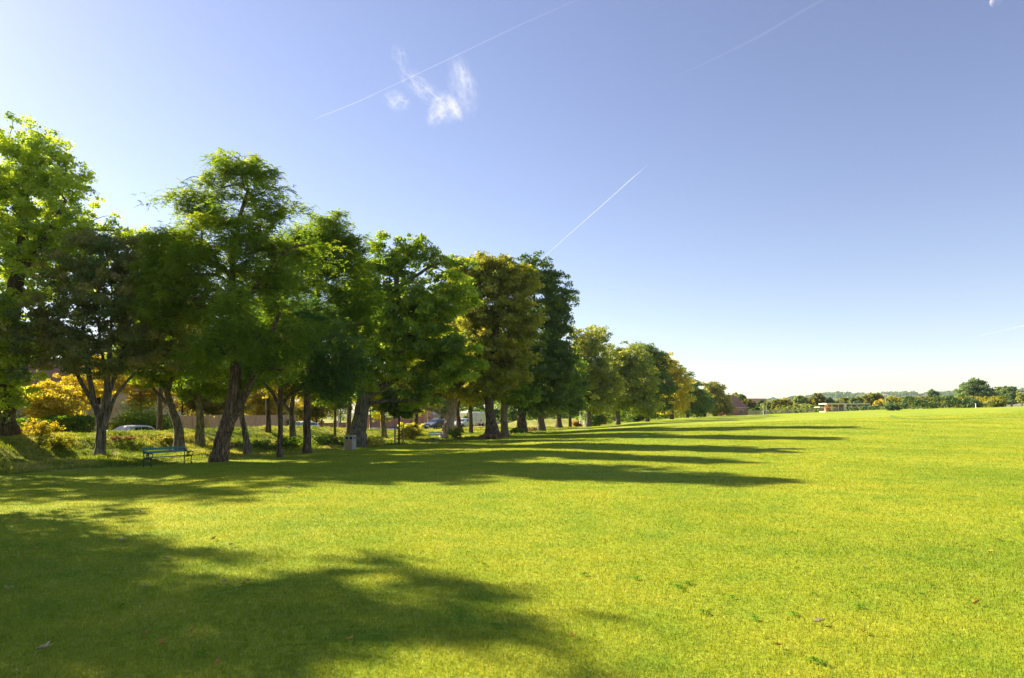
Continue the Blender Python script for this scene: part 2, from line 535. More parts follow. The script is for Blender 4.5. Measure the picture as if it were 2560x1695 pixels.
def hedge(name, u0, Y0, u1, Y1, h, th, leaf, label, dens=26, ls=.11, tb=.45, rag=.08, base_drop=0, cat='hedge', group=None):
    SEED[0] += 1; rng = np.random.default_rng(SEED[0])
    a = ground(u0, Y0); c = ground(u1, Y1)
    mid = (a + c) / 2; mid.z = float(zt(mid.x, mid.y)); b = np.array(mid)
    L = (c - a).xy.length; d = np.array([(c - a).x, (c - a).y, 0]) / L; nn = np.array([-d[1], d[0], 0])
    n = int(L * dens)
    t = rng.uniform(0, 1, n); z = rng.random(n) ** .7 * h; q = rng.uniform(-1, 1, n)
    shell = rng.random(n) < .6
    q = np.where(shell, np.sign(q), q); top = rng.random(n) < .4; z = np.where(top, h, z)
    P = np.array(a)[None] + d[None] * (t * L)[:, None] + nn[None] * (q * th / 2)[:, None]
    g = zt(P[:, 0], P[:, 1])
    wav = 1 + rag * np.sin(t * L * .9 + 1) + rag * .7 * np.sin(t * L * 2.3)
    P[:, 2] = g + z * wav
    RC = .22 * rng.uniform(.6, 1.4, n) * (1 + th * .2)
    V, Fc, T = leaf_arrays(rng, P, RC, 26, ls, .8, np.clip(rng.normal(tb, .16, n), 0, 1), .62, .5, 0)
    root = empty(name, mid, label, cat, group)
    link('foliage', npmesh('foliage', V - b, Fc, leaf, T), root)
    tb_ = []
    for k in range(max(3, int(L / 1.2))):
        tt = (k + .5) / max(3, int(L / 1.2)); p = np.array(a) + d * tt * L; p[2] = zt(p[0], p[1]) - .05
        tb_.append(tube_np(np.array([p, p + [rng.normal() * .05, 0, h * .45], p + [rng.normal() * .15, rng.normal() * .1, h * .85]]), [.04, .03, .012], 5, rng, 0))
    V, Fc, _ = join(tb_)
    link('stem', npmesh('stem', V - b, Fc, M['bark_dark'], smooth=True), root)
    return root

# ------------------------------------------------------------------ ground
def lawn_nodes(nt, vec, blades=False):
    big = noise(nt, .16, 3, vec); mid = noise(nt, 1.1, 4, vec); fine = noise(nt, 9, 5, vec, .65)
    c = ramp(nt, big.outputs['Fac'], [(.32, (.295, .40, .030)), (.5, (.37, .45, .032)), (.7, (.46, .495, .038))]).outputs[0]
    m_ = ramp(nt, mid.outputs['Fac'], [(.30, (.74, .88, .88)), (.5, (1, 1, 1)), (.7, (1.18, 1.08, 1.25))]).outputs[0]
    c = mix(nt, c, m_, 1.0, 'MULTIPLY')
    f_ = ramp(nt, fine.outputs['Fac'], [(.28, (.62, .70, .8)), (.5, (1, 1, 1)), (.74, (1.35, 1.25, 1.6))]).outputs[0]
    c = mix(nt, c, f_, 1.0 if not blades else .35, 'MULTIPLY')
    return c

def up_normal(nt, k):
    g = N(nt, 'ShaderNodeNewGeometry')
    v = N(nt, 'ShaderNodeVectorMath', operation='SCALE'); v.inputs[3].default_value = 1 - k
    nt.links.new(g.outputs['Normal'], v.inputs[0])
    w = N(nt, 'ShaderNodeVectorMath', operation='ADD'); nt.links.new(v.outputs[0], w.inputs[0]); w.inputs[1].default_value = (0, 0, k)
    n = N(nt, 'ShaderNodeVectorMath', operation='NORMALIZE'); nt.links.new(w.outputs[0], n.inputs[0])
    return n.outputs[0]

gm, nt, out = newmat('ground_grass')
tc = N(nt, 'ShaderNodeTexCoord'); vec = tc.outputs['Object']
c = mix(nt, lawn_nodes(nt, vec), (.74, .76, .74), 1.0, 'MULTIPLY')
ra = N(nt, 'ShaderNodeAttribute', attribute_name='rough')
rn = noise(nt, .9, 6, vec, .7); rn2 = noise(nt, 6, 5, vec, .7)
rc_ = ramp(nt, rn.outputs['Fac'], [(.34, (.12, .17, .025)), (.5, (.28, .31, .045)), (.62, (.46, .38, .12)), (.74, (.58, .46, .22))]).outputs[0]
rc2 = ramp(nt, rn2.outputs['Fac'], [(.3, (.5, .5, .45)), (.55, (1, 1, 1)), (.75, (1.3, 1.2, 1.1))]).outputs[0]
rc_ = mix(nt, rc_, rc2, 1.0, 'MULTIPLY')
fac = N(nt, 'ShaderNodeMath', operation='ADD'); jit = noise(nt, 1.6, 4, vec)
j2 = N(nt, 'ShaderNodeMath', operation='MULTIPLY_ADD'); nt.links.new(jit.outputs['Fac'], j2.inputs[0]); j2.inputs[1].default_value = .8; j2.inputs[2].default_value = -.4
nt.links.new(ra.outputs['Fac'], fac.inputs[0]); nt.links.new(j2.outputs[0], fac.inputs[1])
fr = ramp(nt, fac.outputs[0], [(.38, (0, 0, 0)), (.62, (1, 1, 1))])
c = mix(nt, c, rc_, fr.outputs[0])
fa = N(nt, 'ShaderNodeAttribute', attribute_name='farland')
fn = noise(nt, .012, 5, vec, .6)
fc = ramp(nt, fn.outputs['Fac'], [(.38, (.05, .075, .03)), (.5, (.13, .15, .05)), (.62, (.28, .24, .10))]).outputs[0]
c = mix(nt, c, fc, fa.outputs['Fac'])
p = N(nt, 'ShaderNodeBsdfPrincipled'); nt.links.new(c, p.inputs['Base Color'])
p.inputs['Roughness'].default_value = .85; p.inputs['Specular IOR Level'].default_value = .12
bn = noise(nt, 14, 5, vec, .7)
b_ = N(nt, 'ShaderNodeBump'); b_.inputs['Distance'].default_value = .035; b_.inputs['Strength'].default_value = .8
nt.links.new(bn.outputs['Fac'], b_.inputs['Height']); nt.links.new(b_.outputs[0], p.inputs['Normal'])
nt.links.new(p.outputs[0], out.inputs[0])

def axis(lo, hi, step, far_lo, far_hi, k=1.13):
    v = list(np.arange(lo, hi + 1e-6, step)); a = []; d = step; x = lo
    while x > far_lo: d *= k; x -= d; a.append(x)
    b = []; d = step; x = hi
    while x < far_hi: d *= k; x += d; b.append(x)
    return np.array(a[::-1] + v + b)

gx = axis(-48, 24, .6, -4200, 4200); gy = axis(-6, 104, .6, -600, 4300)
X, Y = np.meshgrid(gx, gy); Z = zt(X, Y)
nx, ny = len(gx), len(gy)
V = np.stack([X.ravel(), Y.ravel(), Z.ravel()], 1)
i = np.arange(nx - 1)[None]; j = np.arange(ny - 1)[:, None]
Fc = np.stack([j * nx + i, j * nx + i + 1, (j + 1) * nx + i + 1, (j + 1) * nx + i], -1).reshape(-1, 4)
me = npmesh('ground', V, Fc, gm, smooth=True)
sv = sval(V[:, 0], V[:, 1])
a_ = me.attributes.new('rough', 'FLOAT', 'POINT')
a_.data.foreach_set('value', (ss(edge_s(V[:, 1]) - sv, -.5, .5) * 1.0).astype(np.float32))
a_ = me.attributes.new('farland', 'FLOAT', 'POINT')
a_.data.foreach_set('value', ss(np.hypot(V[:, 0] , V[:, 1]), 200, 330).astype(np.float32))
tag(link('ground', me), kind='structure')

# blades of the mown lawn
lm, nt, out = newmat('lawn_blades')
tc = N(nt, 'ShaderNodeTexCoord'); c = lawn_nodes(nt, tc.outputs['Object'], True)
at_ = N(nt, 'ShaderNodeAttribute', attribute_name='tint')
tr = ramp(nt, at_.outputs['Fac'], [(0, (.55, .70, .70)), (.3, (.88, .95, .95)), (.5, (1, 1, 1)), (.85, (1.4, 1.25, 1.8)), (1, (2.0, 1.7, 8))]).outputs[0]
c = mix(nt, c, tr, 1.0, 'MULTIPLY')
d = N(nt, 'ShaderNodeBsdfDiffuse'); t = N(nt, 'ShaderNodeBsdfTranslucent')
nrm = up_normal(nt, .72)
nt.links.new(c, d.inputs[0]); nt.links.new(nrm, d.inputs['Normal'])
tcol = mix(nt, c, (1.25, 1.15, .6), 1.0, 'MULTIPLY'); nt.links.new(tcol, t.inputs[0])
ms = N(nt, 'ShaderNodeMixShader'); ms.inputs[0].default_value = .3
nt.links.new(d.outputs[0], ms.inputs[1]); nt.links.new(t.outputs[0], ms.inputs[2]); nt.links.new(ms.outputs[0], out.inputs[0])

def blade_mesh(rng, P, h, w, lean, tint):
    n = len(P); az = rng.uniform(0, 2 * np.pi, n)
    sd = np.stack([np.cos(az), np.sin(az), np.zeros(n)], 1)
    la = rng.uniform(0, 2 * np.pi, n); ln = np.abs(rng.normal(0, lean, n))
    tip = P + np.stack([np.cos(la) * ln * h, np.sin(la) * ln * h, h], 1)
    V = np.stack([P - sd * (w / 2)[:, None], P + sd * (w / 2)[:, None], tip], 1).reshape(-1, 3)
    return V, np.arange(3 * n).reshape(n, 3), tint

rng = np.random.default_rng(5)
parts = []
n = 2300000
y = np.exp(rng.uniform(math.log(2.2), math.log(84), n)); x = rng.uniform(-1, 1, n) * (.98 * y + 8)
k = sval(x, y) > edge_s(y) + rng.normal(0, .15, n); x, y = x[k], y[k]; n = len(x)
P = np.stack([x, y, zt(x, y) - .004], 1)
pt = .5 + .22 * np.sin(x * 2.1 + np.sin(y * 1.7) * 1.5) * np.sin(y * 1.9 + np.sin(x * 1.3))
tn = np.clip(pt * .5 + .2 + rng.normal(0, .15, n), 0, .9); tn = np.where(rng.random(n) < .01, 1.0, tn)
parts.append(blade_mesh(rng, P, (.034 + y * .00012) * rng.uniform(.55, 1.35, n) * (.8 + .5 * pt), (.0030 + y * .00055) * rng.uniform(.7, 1.3, n), .55, tn))
V, Fc, T = join(parts)
tag(link('lawn_grass', npmesh('lawn_grass', V, Fc, lm, T)), 'short mown lawn of the playing field', 'grass', kind='stuff')

# longer unmown grass, straw and weeds of the verge under the trees
M['rough_blade'] = leafmat('rough_grass', (.10, .17, .02), (.27, .34, .04), (.66, .52, .24), .4, (1.3, 1.2, .6), .02)
parts = []
n = 62000
y = rng.uniform(5, 10.5, n) ** 2; s = edge_s(y) - rng.random(n) ** 1.1 * (edge_s(y) + 15.5)
x = xs(s, y)
straw = 1.3 * np.sin(x * .55 + 1.3) * np.sin(y * .42 + .5) + .8 * np.sin(x * 1.7 + y * .8) * np.sin(y * 1.3) - .35
hh = np.clip(.09 + .07 * np.sin(x * .9 + y * .31) * np.sin(y * .7 - 1) + rng.normal(0, .05, n), .04, .42) * np.clip((edge_s(y) - s) / 1.4, .3, 1)
keep = (np.abs(x / y) < .95); x, y, s, hh, straw = x[keep], y[keep], s[keep], hh[keep], straw[keep]; n = len(x)
k = 7; xx = np.repeat(x, k) + rng.normal(0, .07, n * k); yy = np.repeat(y, k) + rng.normal(0, .07, n * k)
tn = np.clip(.42 + .28 * np.repeat(straw, k) + rng.normal(0, .2, n * k), 0, 1)
P = np.stack([xx, yy, zt(xx, yy) - .01], 1)
parts.append(blade_mesh(rng, P, np.repeat(hh, k) * rng.uniform(.5, 1.4, n * k), .022 * rng.uniform(.6, 1.5, n * k) * (1 + np.repeat(y, k) / 60), .5, tn))
V, Fc, T = join(parts)
tag(link('rough_grass', npmesh('rough_grass', V, Fc, M['rough_blade'], T)), 'long straw and green grass growing on the verge under the trees', 'grass', kind='stuff')

# ------------------------------------------------------------------ trees of the row, nearest first
G1 = 'park trees along the edge of the playing field'
# tall maple at the left edge, trunk half outside the frame
tree('maple_tree', -12, 39, [[(-12, 'g', 84), (0, 1030, 62), (8, 900, 50), (30, 760, 40), (52, 640, 28), (62, 520, 18), (60, 400, 10)],
                            [(14, 840, 30), (-40, 700, 24), (-70, 560, 16), (-60, 420, 9)], [(40, 700, 18), (110, 600, 14), (165, 500, 8)]],
     [(20, 345, 75, 60), (95, 400, 90, 85), (0, 470, 110, 110), (150, 470, 85, 95, 0, 1), (80, 560, 130, 110, 1), (205, 590, 70, 60), (-90, 540, 110, 130),
      (20, 680, 150, 110, 1), (-60, 800, 120, 130, -1), (40, 860, 85, 110, -2, 1.1), (-30, 960, 80, 80, -2), (300, 575, 48, 35, 1), (160, 640, 100, 80, 2)],
     M['leaf_maple'], M['bark_dark'], 'tall yellow-green maple cut by the left edge, with a thick dark trunk base', ncl=900, per=76, ls=.21, rc=.62, upb=.9, droop=.3, tb=.78, shell=.42)
# olive-leaved, many-stemmed rowan
tree('rowan_tree', 251, 37, [[(251, 'g', 21), (250, 1080, 19), (247, 1035, 17), (228, 1000, 11), (200, 950, 9), (175, 890, 7), (150, 820, 5)],
                            [(247, 1050, 15), (240, 1020, 14), (226, 960, 12), (215, 880, 9), (205, 790, 6)],
                            [(249, 1045, 14), (262, 1010, 14), (268, 950, 12), (275, 870, 9), (280, 760, 6)],
                            [(252, 1095, 12), (266, 1040, 12), (272, 990, 11), (290, 930, 9), (312, 860, 7), (330, 780, 5)],
                            [(256, 1100, 10), (270, 1040, 10), (292, 985, 8), (335, 935, 6), (370, 905, 4)],
                            [(262, 'g', 13, .5), (262, 1050, 11, .5), (266, 980, 9, .5), (258, 900, 7, .5), (245, 800, 5, .5)]],
     [(250, 680, 120, 80), (350, 700, 110, 80), (170, 760, 110, 95), (290, 790, 150, 110), (400, 800, 95, 85), (120, 850, 80, 75), (230, 880, 110, 60), (340, 885, 95, 55), (440, 870, 55, 55), (240, 610, 55, 42), (330, 625, 60, 45)],
     M['leaf_rowan'], M['bark_grey'], 'round olive-green tree left of the green bench, many stems from one foot', ncl=760, per=84, ls=.16, rc=.55, upb=.6, droop=.35, tb=.62, shell=.42, twigs=12, flare=1.3)
tree('young_maple_tree', 452, 44, [[(452, 'g', 26), (445, 1070, 21), (432, 1030, 18), (420, 990, 15), (405, 940, 10), (395, 880, 7)],
                             [(428, 1015, 11), (395, 985, 8), (365, 945, 6), (345, 900, 4)], [(420, 990, 10), (430, 930, 8), (428, 860, 5)]],
     [(405, 900, 80, 55), (450, 850, 85, 60), (370, 850, 70, 50), (430, 780, 90, 60), (380, 940, 50, 35), (470, 920, 50, 35), (330, 900, 50, 40)],
     M['leaf_oak'], M['bark_grey'], 'slim tree with a leaning trunk behind the right end of the green bench', ncl=330, per=70, ls=.18, rc=.55, tb=.3, twigs=8, flare=1.3)
tree('young_maple_tree', 500, 48, [[(500, 'g', 23), (500, 1060, 19), (498, 1010, 15), (500, 940, 11), (505, 860, 7)], [(499, 1020, 10), (475, 975, 8), (452, 940, 5)], [(498, 1000, 9), (530, 960, 7), (560, 930, 4)]],
     [(500, 930, 75, 50), (540, 880, 70, 60), (465, 960, 45, 35), (500, 840, 80, 60), (540, 965, 40, 28)],
     M['leaf_oak'], M['bark_moss'], 'upright tree with a divided mossy trunk, between the leaning tree and the thick furrowed trunk', ncl=300, per=70, ls=.19, rc=.55, tb=.35, flare=1.3)
# the honey locust
tree('locust_tree', 552, 34.5, [[(547, 'g', 42), (556, 1100, 36), (567, 1063, 33), (578, 1022, 31), (585, 980, 29), (588, 940, 27), (589, 900, 25), (585, 840, 21), (583, 740, 17), (582, 640, 13), (600, 540, 10), (622, 470, 7)],
                             [(574, 1062, 18), (597, 1020, 20), (616, 980, 18), (636, 935, 15), (668, 860, 10), (700, 780, 7)],
                             [(583, 710, 13), (560, 668, 10), (530, 655, 8), (505, 600, 6), (510, 550, 4)],
                             [(584, 780, 13), (630, 730, 11), (672, 670, 9), (715, 625, 7), (770, 610, 4)],
                             [(620, 475, 6), (590, 462, 5), (550, 470, 3)], [(615, 475, 6), (640, 490, 4), (672, 470, 2.5)], [(612, 475, 5), (605, 440, 4), (620, 410, 2)],
                             [(600, 540, 8), (650, 590, 5), (720, 640, 4)]],
     [(570, 425, 62, 42, 0, .9), (630, 428, 70, 38, 0, .9), (600, 395, 45, 20, 0, .6), (690, 452, 26, 20, 0, .4), (550, 462, 40, 16, 0, .5),
      (470, 490, 66, 34, 0, .9), (520, 540, 80, 40, 1), (458, 452, 12, 26, 0, .15), (430, 500, 30, 16, 0, .3),
      (640, 505, 95, 40, 0, 1), (700, 540, 55, 40, 0, .8), (600, 560, 110, 40, -1, 1),
      (440, 610, 70, 45, 0, 1), (520, 630, 85, 50, -1, 1), (400, 585, 50, 26, 0, .5), (640, 620, 90, 50, 1, .7), (760, 640, 75, 48, 1, .8),
      (470, 700, 100, 60, 0, 1), (700, 700, 110, 55, 0, .9), (600, 740, 90, 40, -2, .6), (410, 670, 70, 60, 1, 1), (650, 690, 80, 60, 1, .8), (540, 770, 90, 45, 0, .8), (460, 770, 80, 50, 1, .8), (670, 780, 70, 45, 1, .7), (640, 590, 70, 40, 1, .7), (645, 865, 62, 48, -2, .9), (555, 845, 62, 44, -2, .8), (705, 925, 48, 42, -1.5, .8), (515, 885, 52, 40, -1, .7), (600, 805, 75, 40, -2, .8), (740, 850, 60, 60, -1, .8), (400, 760, 60, 55, 0, .8)],
     M['leaf_locust'], M['bark_locust'], 'tallest airy locust tree with a thick furrowed leaning trunk right of the green bench', ncl=760, per=26, ls=.20, rc=.75, flat=.4, style='frond', tb=.5, shell=.55, twigs=8, flare=1.18, sides=18, depth_k=.9)
tree('locust_tree', 770, 42, [[(770, 'g', 20), (768, 1000, 16), (772, 900, 14), (790, 760, 11), (812, 650, 8), (835, 580, 5)], [(775, 860, 9), (745, 760, 7), (760, 660, 4)]],
     [(830, 565, 72, 30), (870, 590, 48, 26, 0, .7), (800, 600, 85, 40), (900, 610, 22, 12, 0, .2), (850, 660, 80, 45), (900, 700, 50, 45, 0, .7), (770, 700, 85, 45), (850, 760, 90, 50), (730, 620, 60, 45), (840, 620, 90, 50), (900, 760, 50, 60), (780, 820, 90, 55), (890, 830, 50, 60)],
     M['leaf_locust'], M['bark_dark'], 'second feathery locust tree, lower, just right of the tallest one', ncl=420, per=26, ls=.21, rc=.75, flat=.42, style='frond', tb=.42, flare=1.3, depth_k=.9)
# bluish drooping foliage in front
tree('weeping_locust_tree', 702, 38, [[(702, 'g', 14), (701, 1070, 12), (700, 1020, 12), (702, 960, 10), (706, 880, 8), (712, 800, 5)],
                                [(700, 1018, 9), (682, 985, 7.5), (660, 955, 6), (640, 900, 4)], [(701, 1015, 9), (722, 990, 8), (752, 968, 6), (775, 930, 4)]],
     [(690, 800, 70, 55), (760, 790, 75, 55), (720, 850, 95, 60), (800, 860, 75, 65), (840, 930, 55, 60), (790, 960, 60, 45), (700, 900, 70, 45), (620, 930, 40, 32), (880, 900, 50, 60), (650, 860, 60, 50), (860, 980, 32, 40), (600, 830, 60, 60), (560, 860, 40, 40)],
     M['leaf_blue'], M['bark_dark'], 'dark slim tree with V-shaped fork and bluish drooping foliage, right of the furrowed trunk', ncl=620, per=22, ls=.16, rc=.62, flat=.8, style='frond', tb=.42, flare=1.25, twigs=8)
tree('young_maple_tree', 622, 41, [[(626, 'g', 19), (612, 1080, 13), (604, 1040, 12), (606, 990, 10), (612, 920, 7)]],
     [(615, 930, 55, 45), (640, 880, 60, 50), (590, 880, 45, 40)],
     M['leaf_oak'], M['bark_grey'], 'thin crooked tree trunk just right of the furrowed locust trunk', ncl=170, per=70, ls=.18, rc=.5, tb=.35, flare=1.5)
tree('young_maple_tree', 734, 52, [[(734, 'g', 18), (730, 1060, 14), (728, 1030, 12), (733, 990, 10), (742, 940, 6)], [(729, 1035, 9), (712, 1010, 7), (700, 975, 5)]],
     [(740, 930, 70, 45), (700, 965, 45, 35), (780, 955, 50, 40), (740, 870, 80, 50)],
     M['leaf_lime'], M['bark_grey'], 'forked pale-edged tree in front of the end of the wooden fence', ncl=260, per=60, ls=.2, rc=.55, tb=.1, flare=1.4)
tree('sapling', 838, 57, [[(838, 'g', 7), (838, 1020, 5.5), (839, 970, 4), (842, 930, 2.5)]],
     [(838, 985, 45, 32), (850, 940, 45, 35), (815, 965, 35, 28)],
     M['leaf_oak'], M['bark_dark'], 'thin straight sapling left of the litter bin', ncl=130, per=60, ls=.2, rc=.5, tb=.4, flare=1.1)
tree('oak_tree', 893, 48.5, [[(892, 'g', 42), (896, 1080, 36), (899, 1050, 34), (907, 1010, 34), (922, 960, 32), (938, 910, 28), (965, 840, 24), (988, 760, 18), (992, 690, 12), (1000, 630, 7)],
                             [(925, 985, 18), (985, 950, 14), (1045, 935, 10), (1100, 915, 6)], [(975, 790, 14), (1010, 770, 10), (1060, 785, 7), (1110, 800, 4)],
                             [(990, 720, 10), (1040, 690, 9), (1080, 665, 7), (1130, 655, 5), (1165, 668, 3)], [(965, 850, 12), (920, 780, 9), (905, 700, 6), (950, 630, 3.5)],
                             [(990, 700, 7), (1020, 645, 5), (1045, 610, 3)]],
     [(950, 612, 30, 26, 0, .5), (1040, 615, 48, 32), (1085, 645, 40, 26), (1000, 660, 60, 40), (1135, 640, 38, 18, 0, .5), (950, 680, 45, 45), (1110, 680, 45, 24, 0, .6), (1160, 655, 26, 14, 0, .4), (930, 740, 55, 45),
      (1010, 740, 75, 50), (1080, 760, 70, 45), (960, 800, 65, 50), (1140, 730, 60, 60), (900, 680, 40, 45), (1050, 840, 90, 50), (940, 880, 70, 50), (1110, 870, 70, 45), (1000, 920, 70, 35), (1080, 945, 60, 30), (920, 960, 45, 40), (860, 930, 45, 50), (1150, 900, 60, 55), (1045, 1000, 50, 26)],
     M['leaf_oak'], M['bark_grey'], 'big spreading oak with a thick flared grey trunk behind the litter bin', ncl=820, per=70, ls=.24, rc=.62, tb=.5, shell=.45, flare=1.4, twigs=9, sides=18)
tree('young_maple_tree', 962, 64, [[(962, 'g', 15), (957, 1050, 12), (955, 1010, 9), (955, 960, 6)]], [(955, 1000, 45, 40), (930, 1000, 32, 30), (985, 960, 50, 40)],
     M['leaf_olive'], M['bark_moss'], 'small yellowing tree in front of the brick wall, left of the guarded sapling', ncl=160, per=60, ls=.22, rc=.55, tb=.3, flare=1.3)
tree('guarded_sapling', 998, 53, [[(998, 'g', 5), (998, 1060, 4.5), (998, 1010, 4), (998, 975, 2.5)]], [(992, 1015, 42, 26), (985, 990, 30, 22), (1015, 1020, 30, 20)],
     M['leaf_dark'], M['bark_dark'], 'small dark-leaved sapling standing in a wire guard between two stakes', ncl=130, per=70, ls=.18, rc=.42, tb=.4, flare=1.1)
tree('plane_tree', 1116, 65, [[(1112, 'g', 26), (1122, 1060, 24), (1132, 1010, 22), (1146, 950, 18), (1160, 880, 14), (1175, 800, 9)], [(1150, 940, 12), (1110, 900, 9), (1070, 880, 6)], [(1140, 990, 9), (1190, 945, 7), (1225, 930, 4)]],
     [(1060, 985, 60, 40), (1020, 1010, 45, 30), (1110, 960, 60, 40), (1075, 915, 80, 50), (1160, 910, 70, 55), (1120, 850, 85, 55), (1190, 840, 70, 60), (1180, 980, 50, 28), (1040, 940, 40, 30)],
     M['leaf_plane'], M['bark_pale'], 'leaning tree with a sunlit pale trunk right behind the smaller bench', ncl=560, per=58, ls=.30, rc=.7, tb=.45, flare=1.4, twigs=7)
tree('young_maple_tree', 1150, 82, [[(1152, 'g', 15), (1146, 1050, 11), (1144, 1020, 9), (1155, 990, 5)]], [(1170, 985, 40, 26), (1140, 970, 35, 26)],
     M['leaf_plane'], M['bark_dark'], 'small dark trunk in front of the white hatchback', ncl=90, per=50, ls=.3, rc=.6, tb=.4)
tree('yellowing_maple_tree', 1231, 61, [[(1233, 'g', 30), (1227, 1050, 23), (1222, 990, 21), (1228, 920, 17), (1240, 840, 12), (1248, 760, 7)], [(1228, 900, 12), (1190, 850, 8), (1180, 780, 5)], [(1235, 870, 10), (1290, 820, 7), (1310, 750, 4)]],
     [(1210, 665, 55, 32), (1270, 690, 60, 50), (1200, 720, 60, 50), (1255, 765, 80, 60), (1180, 790, 50, 50), (1300, 800, 45, 50), (1300, 700, 45, 45), (1160, 700, 40, 50), (1230, 850, 85, 60), (1190, 910, 60, 45), (1280, 905, 60, 50), (1230, 960, 60, 35)],
     M['leaf_olive'], M['bark_dark'], 'tall yellowing maple on a dark flared trunk with brown leaves at its foot', ncl=760, per=56, ls=.27, rc=.72, tb=.25, flare=1.9, twigs=6)
tree('lime_tree', 1262, 67, [[(1262, 'g', 20), (1260, 1050, 17), (1260, 1000, 16), (1262, 930, 12)]], [(1265, 960, 40, 50), (1300, 980, 40, 40), (1250, 900, 50, 50)],
     M['leaf_oak'], M['bark_moss'], 'straight tree with a smooth yellow-green trunk, immediately right of the flared dark trunk', ncl=200, per=55, ls=.27, rc=.7, tb=.35, flare=1.3)
tree('dark_oak_tree', 1308, 80, [[(1306, 'g', 26), (1304, 1040, 20), (1306, 980, 17), (1320, 890, 13), (1335, 800, 8), (1335, 730, 5)], [(1315, 900, 10), (1360, 840, 7), (1385, 780, 4)]],
     [(1295, 690, 35, 30, 0, .8), (1330, 685, 62, 45), (1375, 705, 40, 32), (1395, 745, 38, 32), (1350, 760, 70, 50), (1390, 800, 35, 28, 0, .8), (1340, 840, 75, 60), (1400, 870, 42, 60), (1310, 900, 60, 60), (1370, 940, 70, 60), (1300, 980, 50, 45), (1405, 950, 32, 50), (1350, 1010, 60, 30)],
     M['leaf_dark'], M['bark_dark'], 'tall dense dark green oak that ends the near group of trees', ncl=820, per=60, ls=.30, rc=.82, tb=.42, flare=1.4, twigs=5, shell=.35)
tree('dark_oak_tree', 1356, 86, [[(1354, 'g', 18), (1352, 1030, 14), (1350, 980, 11), (1355, 900, 7)]], [(1350, 985, 50, 40), (1385, 1000, 35, 30), (1330, 1010, 35, 25), (1360, 930, 50, 50)],
     M['leaf_dark'], M['bark_grey'], 'dark tree with a grey-streaked trunk, second to the right of the tall dark oak trunk', ncl=220, per=55, ls=.3, rc=.8, tb=.4, flare=1.5)
tree('dark_oak_tree', 1398, 100, [[(1398, 'g', 13), (1397, 1030, 10), (1398, 980, 8)]], [(1400, 985, 45, 45), (1430, 1010, 30, 25), (1385, 1010, 28, 20)],
     M['leaf_dark'], M['bark_dark'], 'small dark tree with a flaring trunk foot, just before the pale-leaved limes', ncl=180, per=50, ls=.34, rc=.9, tb=.4, flare=2.2)
# second line of trees on the bank, filling the gaps between the near ones
tree('background_maple_tree', 400, 54, [[(400, 'g', 14), (402, 960, 11), (405, 800, 8), (400, 700, 4)]], [(345, 615, 52, 42), (455, 630, 60, 45), (400, 700, 70, 55), (360, 760, 75, 60), (440, 780, 75, 60), (395, 850, 80, 55), (340, 850, 45, 45), (450, 890, 45, 40)],
     M['leaf_maple'], M['bark_dark'], 'maple behind the green bench, seen between the rowan and the tall locust', ncl=330, per=52, ls=.24, rc=.75, tb=.4, twigs=3)
tree('background_maple_tree', 672, 58, [[(672, 'g', 13), (670, 960, 10), (674, 800, 7), (676, 720, 4)]], [(740, 650, 60, 42), (675, 720, 70, 45), (640, 780, 60, 55), (720, 780, 75, 55), (680, 850, 90, 50), (620, 880, 45, 40), (740, 890, 50, 40)],
     M['leaf_oak'], M['bark_dark'], 'darker tree behind the fork of the tall locust', ncl=330, per=50, ls=.25, rc=.75, tb=.25, twigs=3)
tree('background_maple_tree', 880, 62, [[(872, 'g', 13), (875, 960, 10), (880, 800, 7), (884, 720, 4)]], [(890, 730, 50, 45), (860, 800, 60, 60), (910, 830, 60, 60), (870, 900, 70, 50), (900, 970, 50, 35)],
     M['leaf_dark'], M['bark_dark'], 'dark tree behind the oak, left of its leaning trunk', ncl=300, per=50, ls=.26, rc=.8, tb=.5, twigs=3)
tree('background_maple_tree', 1040, 72, [[(1040, 'g', 11), (1042, 960, 9), (1042, 840, 6)]], [(1040, 800, 75, 50), (1090, 830, 60, 50), (1010, 870, 70, 50), (1080, 910, 75, 45), (1140, 800, 45, 50)],
     M['leaf_oak'], M['bark_dark'], 'mid-green tree behind the right side of the oak', ncl=330, per=46, ls=.3, rc=.85, tb=.35, twigs=3)
tree('background_maple_tree', 1175, 80, [[(1178, 'g', 10), (1175, 960, 8), (1175, 850, 5)]], [(1150, 675, 45, 35), (1160, 720, 40, 50), (1175, 800, 60, 60), (1150, 880, 60, 50), (1215, 880, 60, 60), (1190, 950, 60, 35)],
     M['leaf_oak'], M['bark_dark'], 'tree filling the gap left of the yellowing maple', ncl=330, per=46, ls=.32, rc=.9, tb=.3, twigs=3)
tree('background_maple_tree', 1410, 104, [[(1425, 'g', 8), (1424, 980, 6), (1424, 920, 4)]], [(1420, 930, 35, 45), (1400, 980, 40, 40), (1440, 990, 34, 34)],
     M['leaf_oak'], M['bark_dark'], 'green tree closing the gap between dark oak and first pale lime', ncl=200, per=40, ls=.4, rc=1.0, tb=.3, twigs=3)

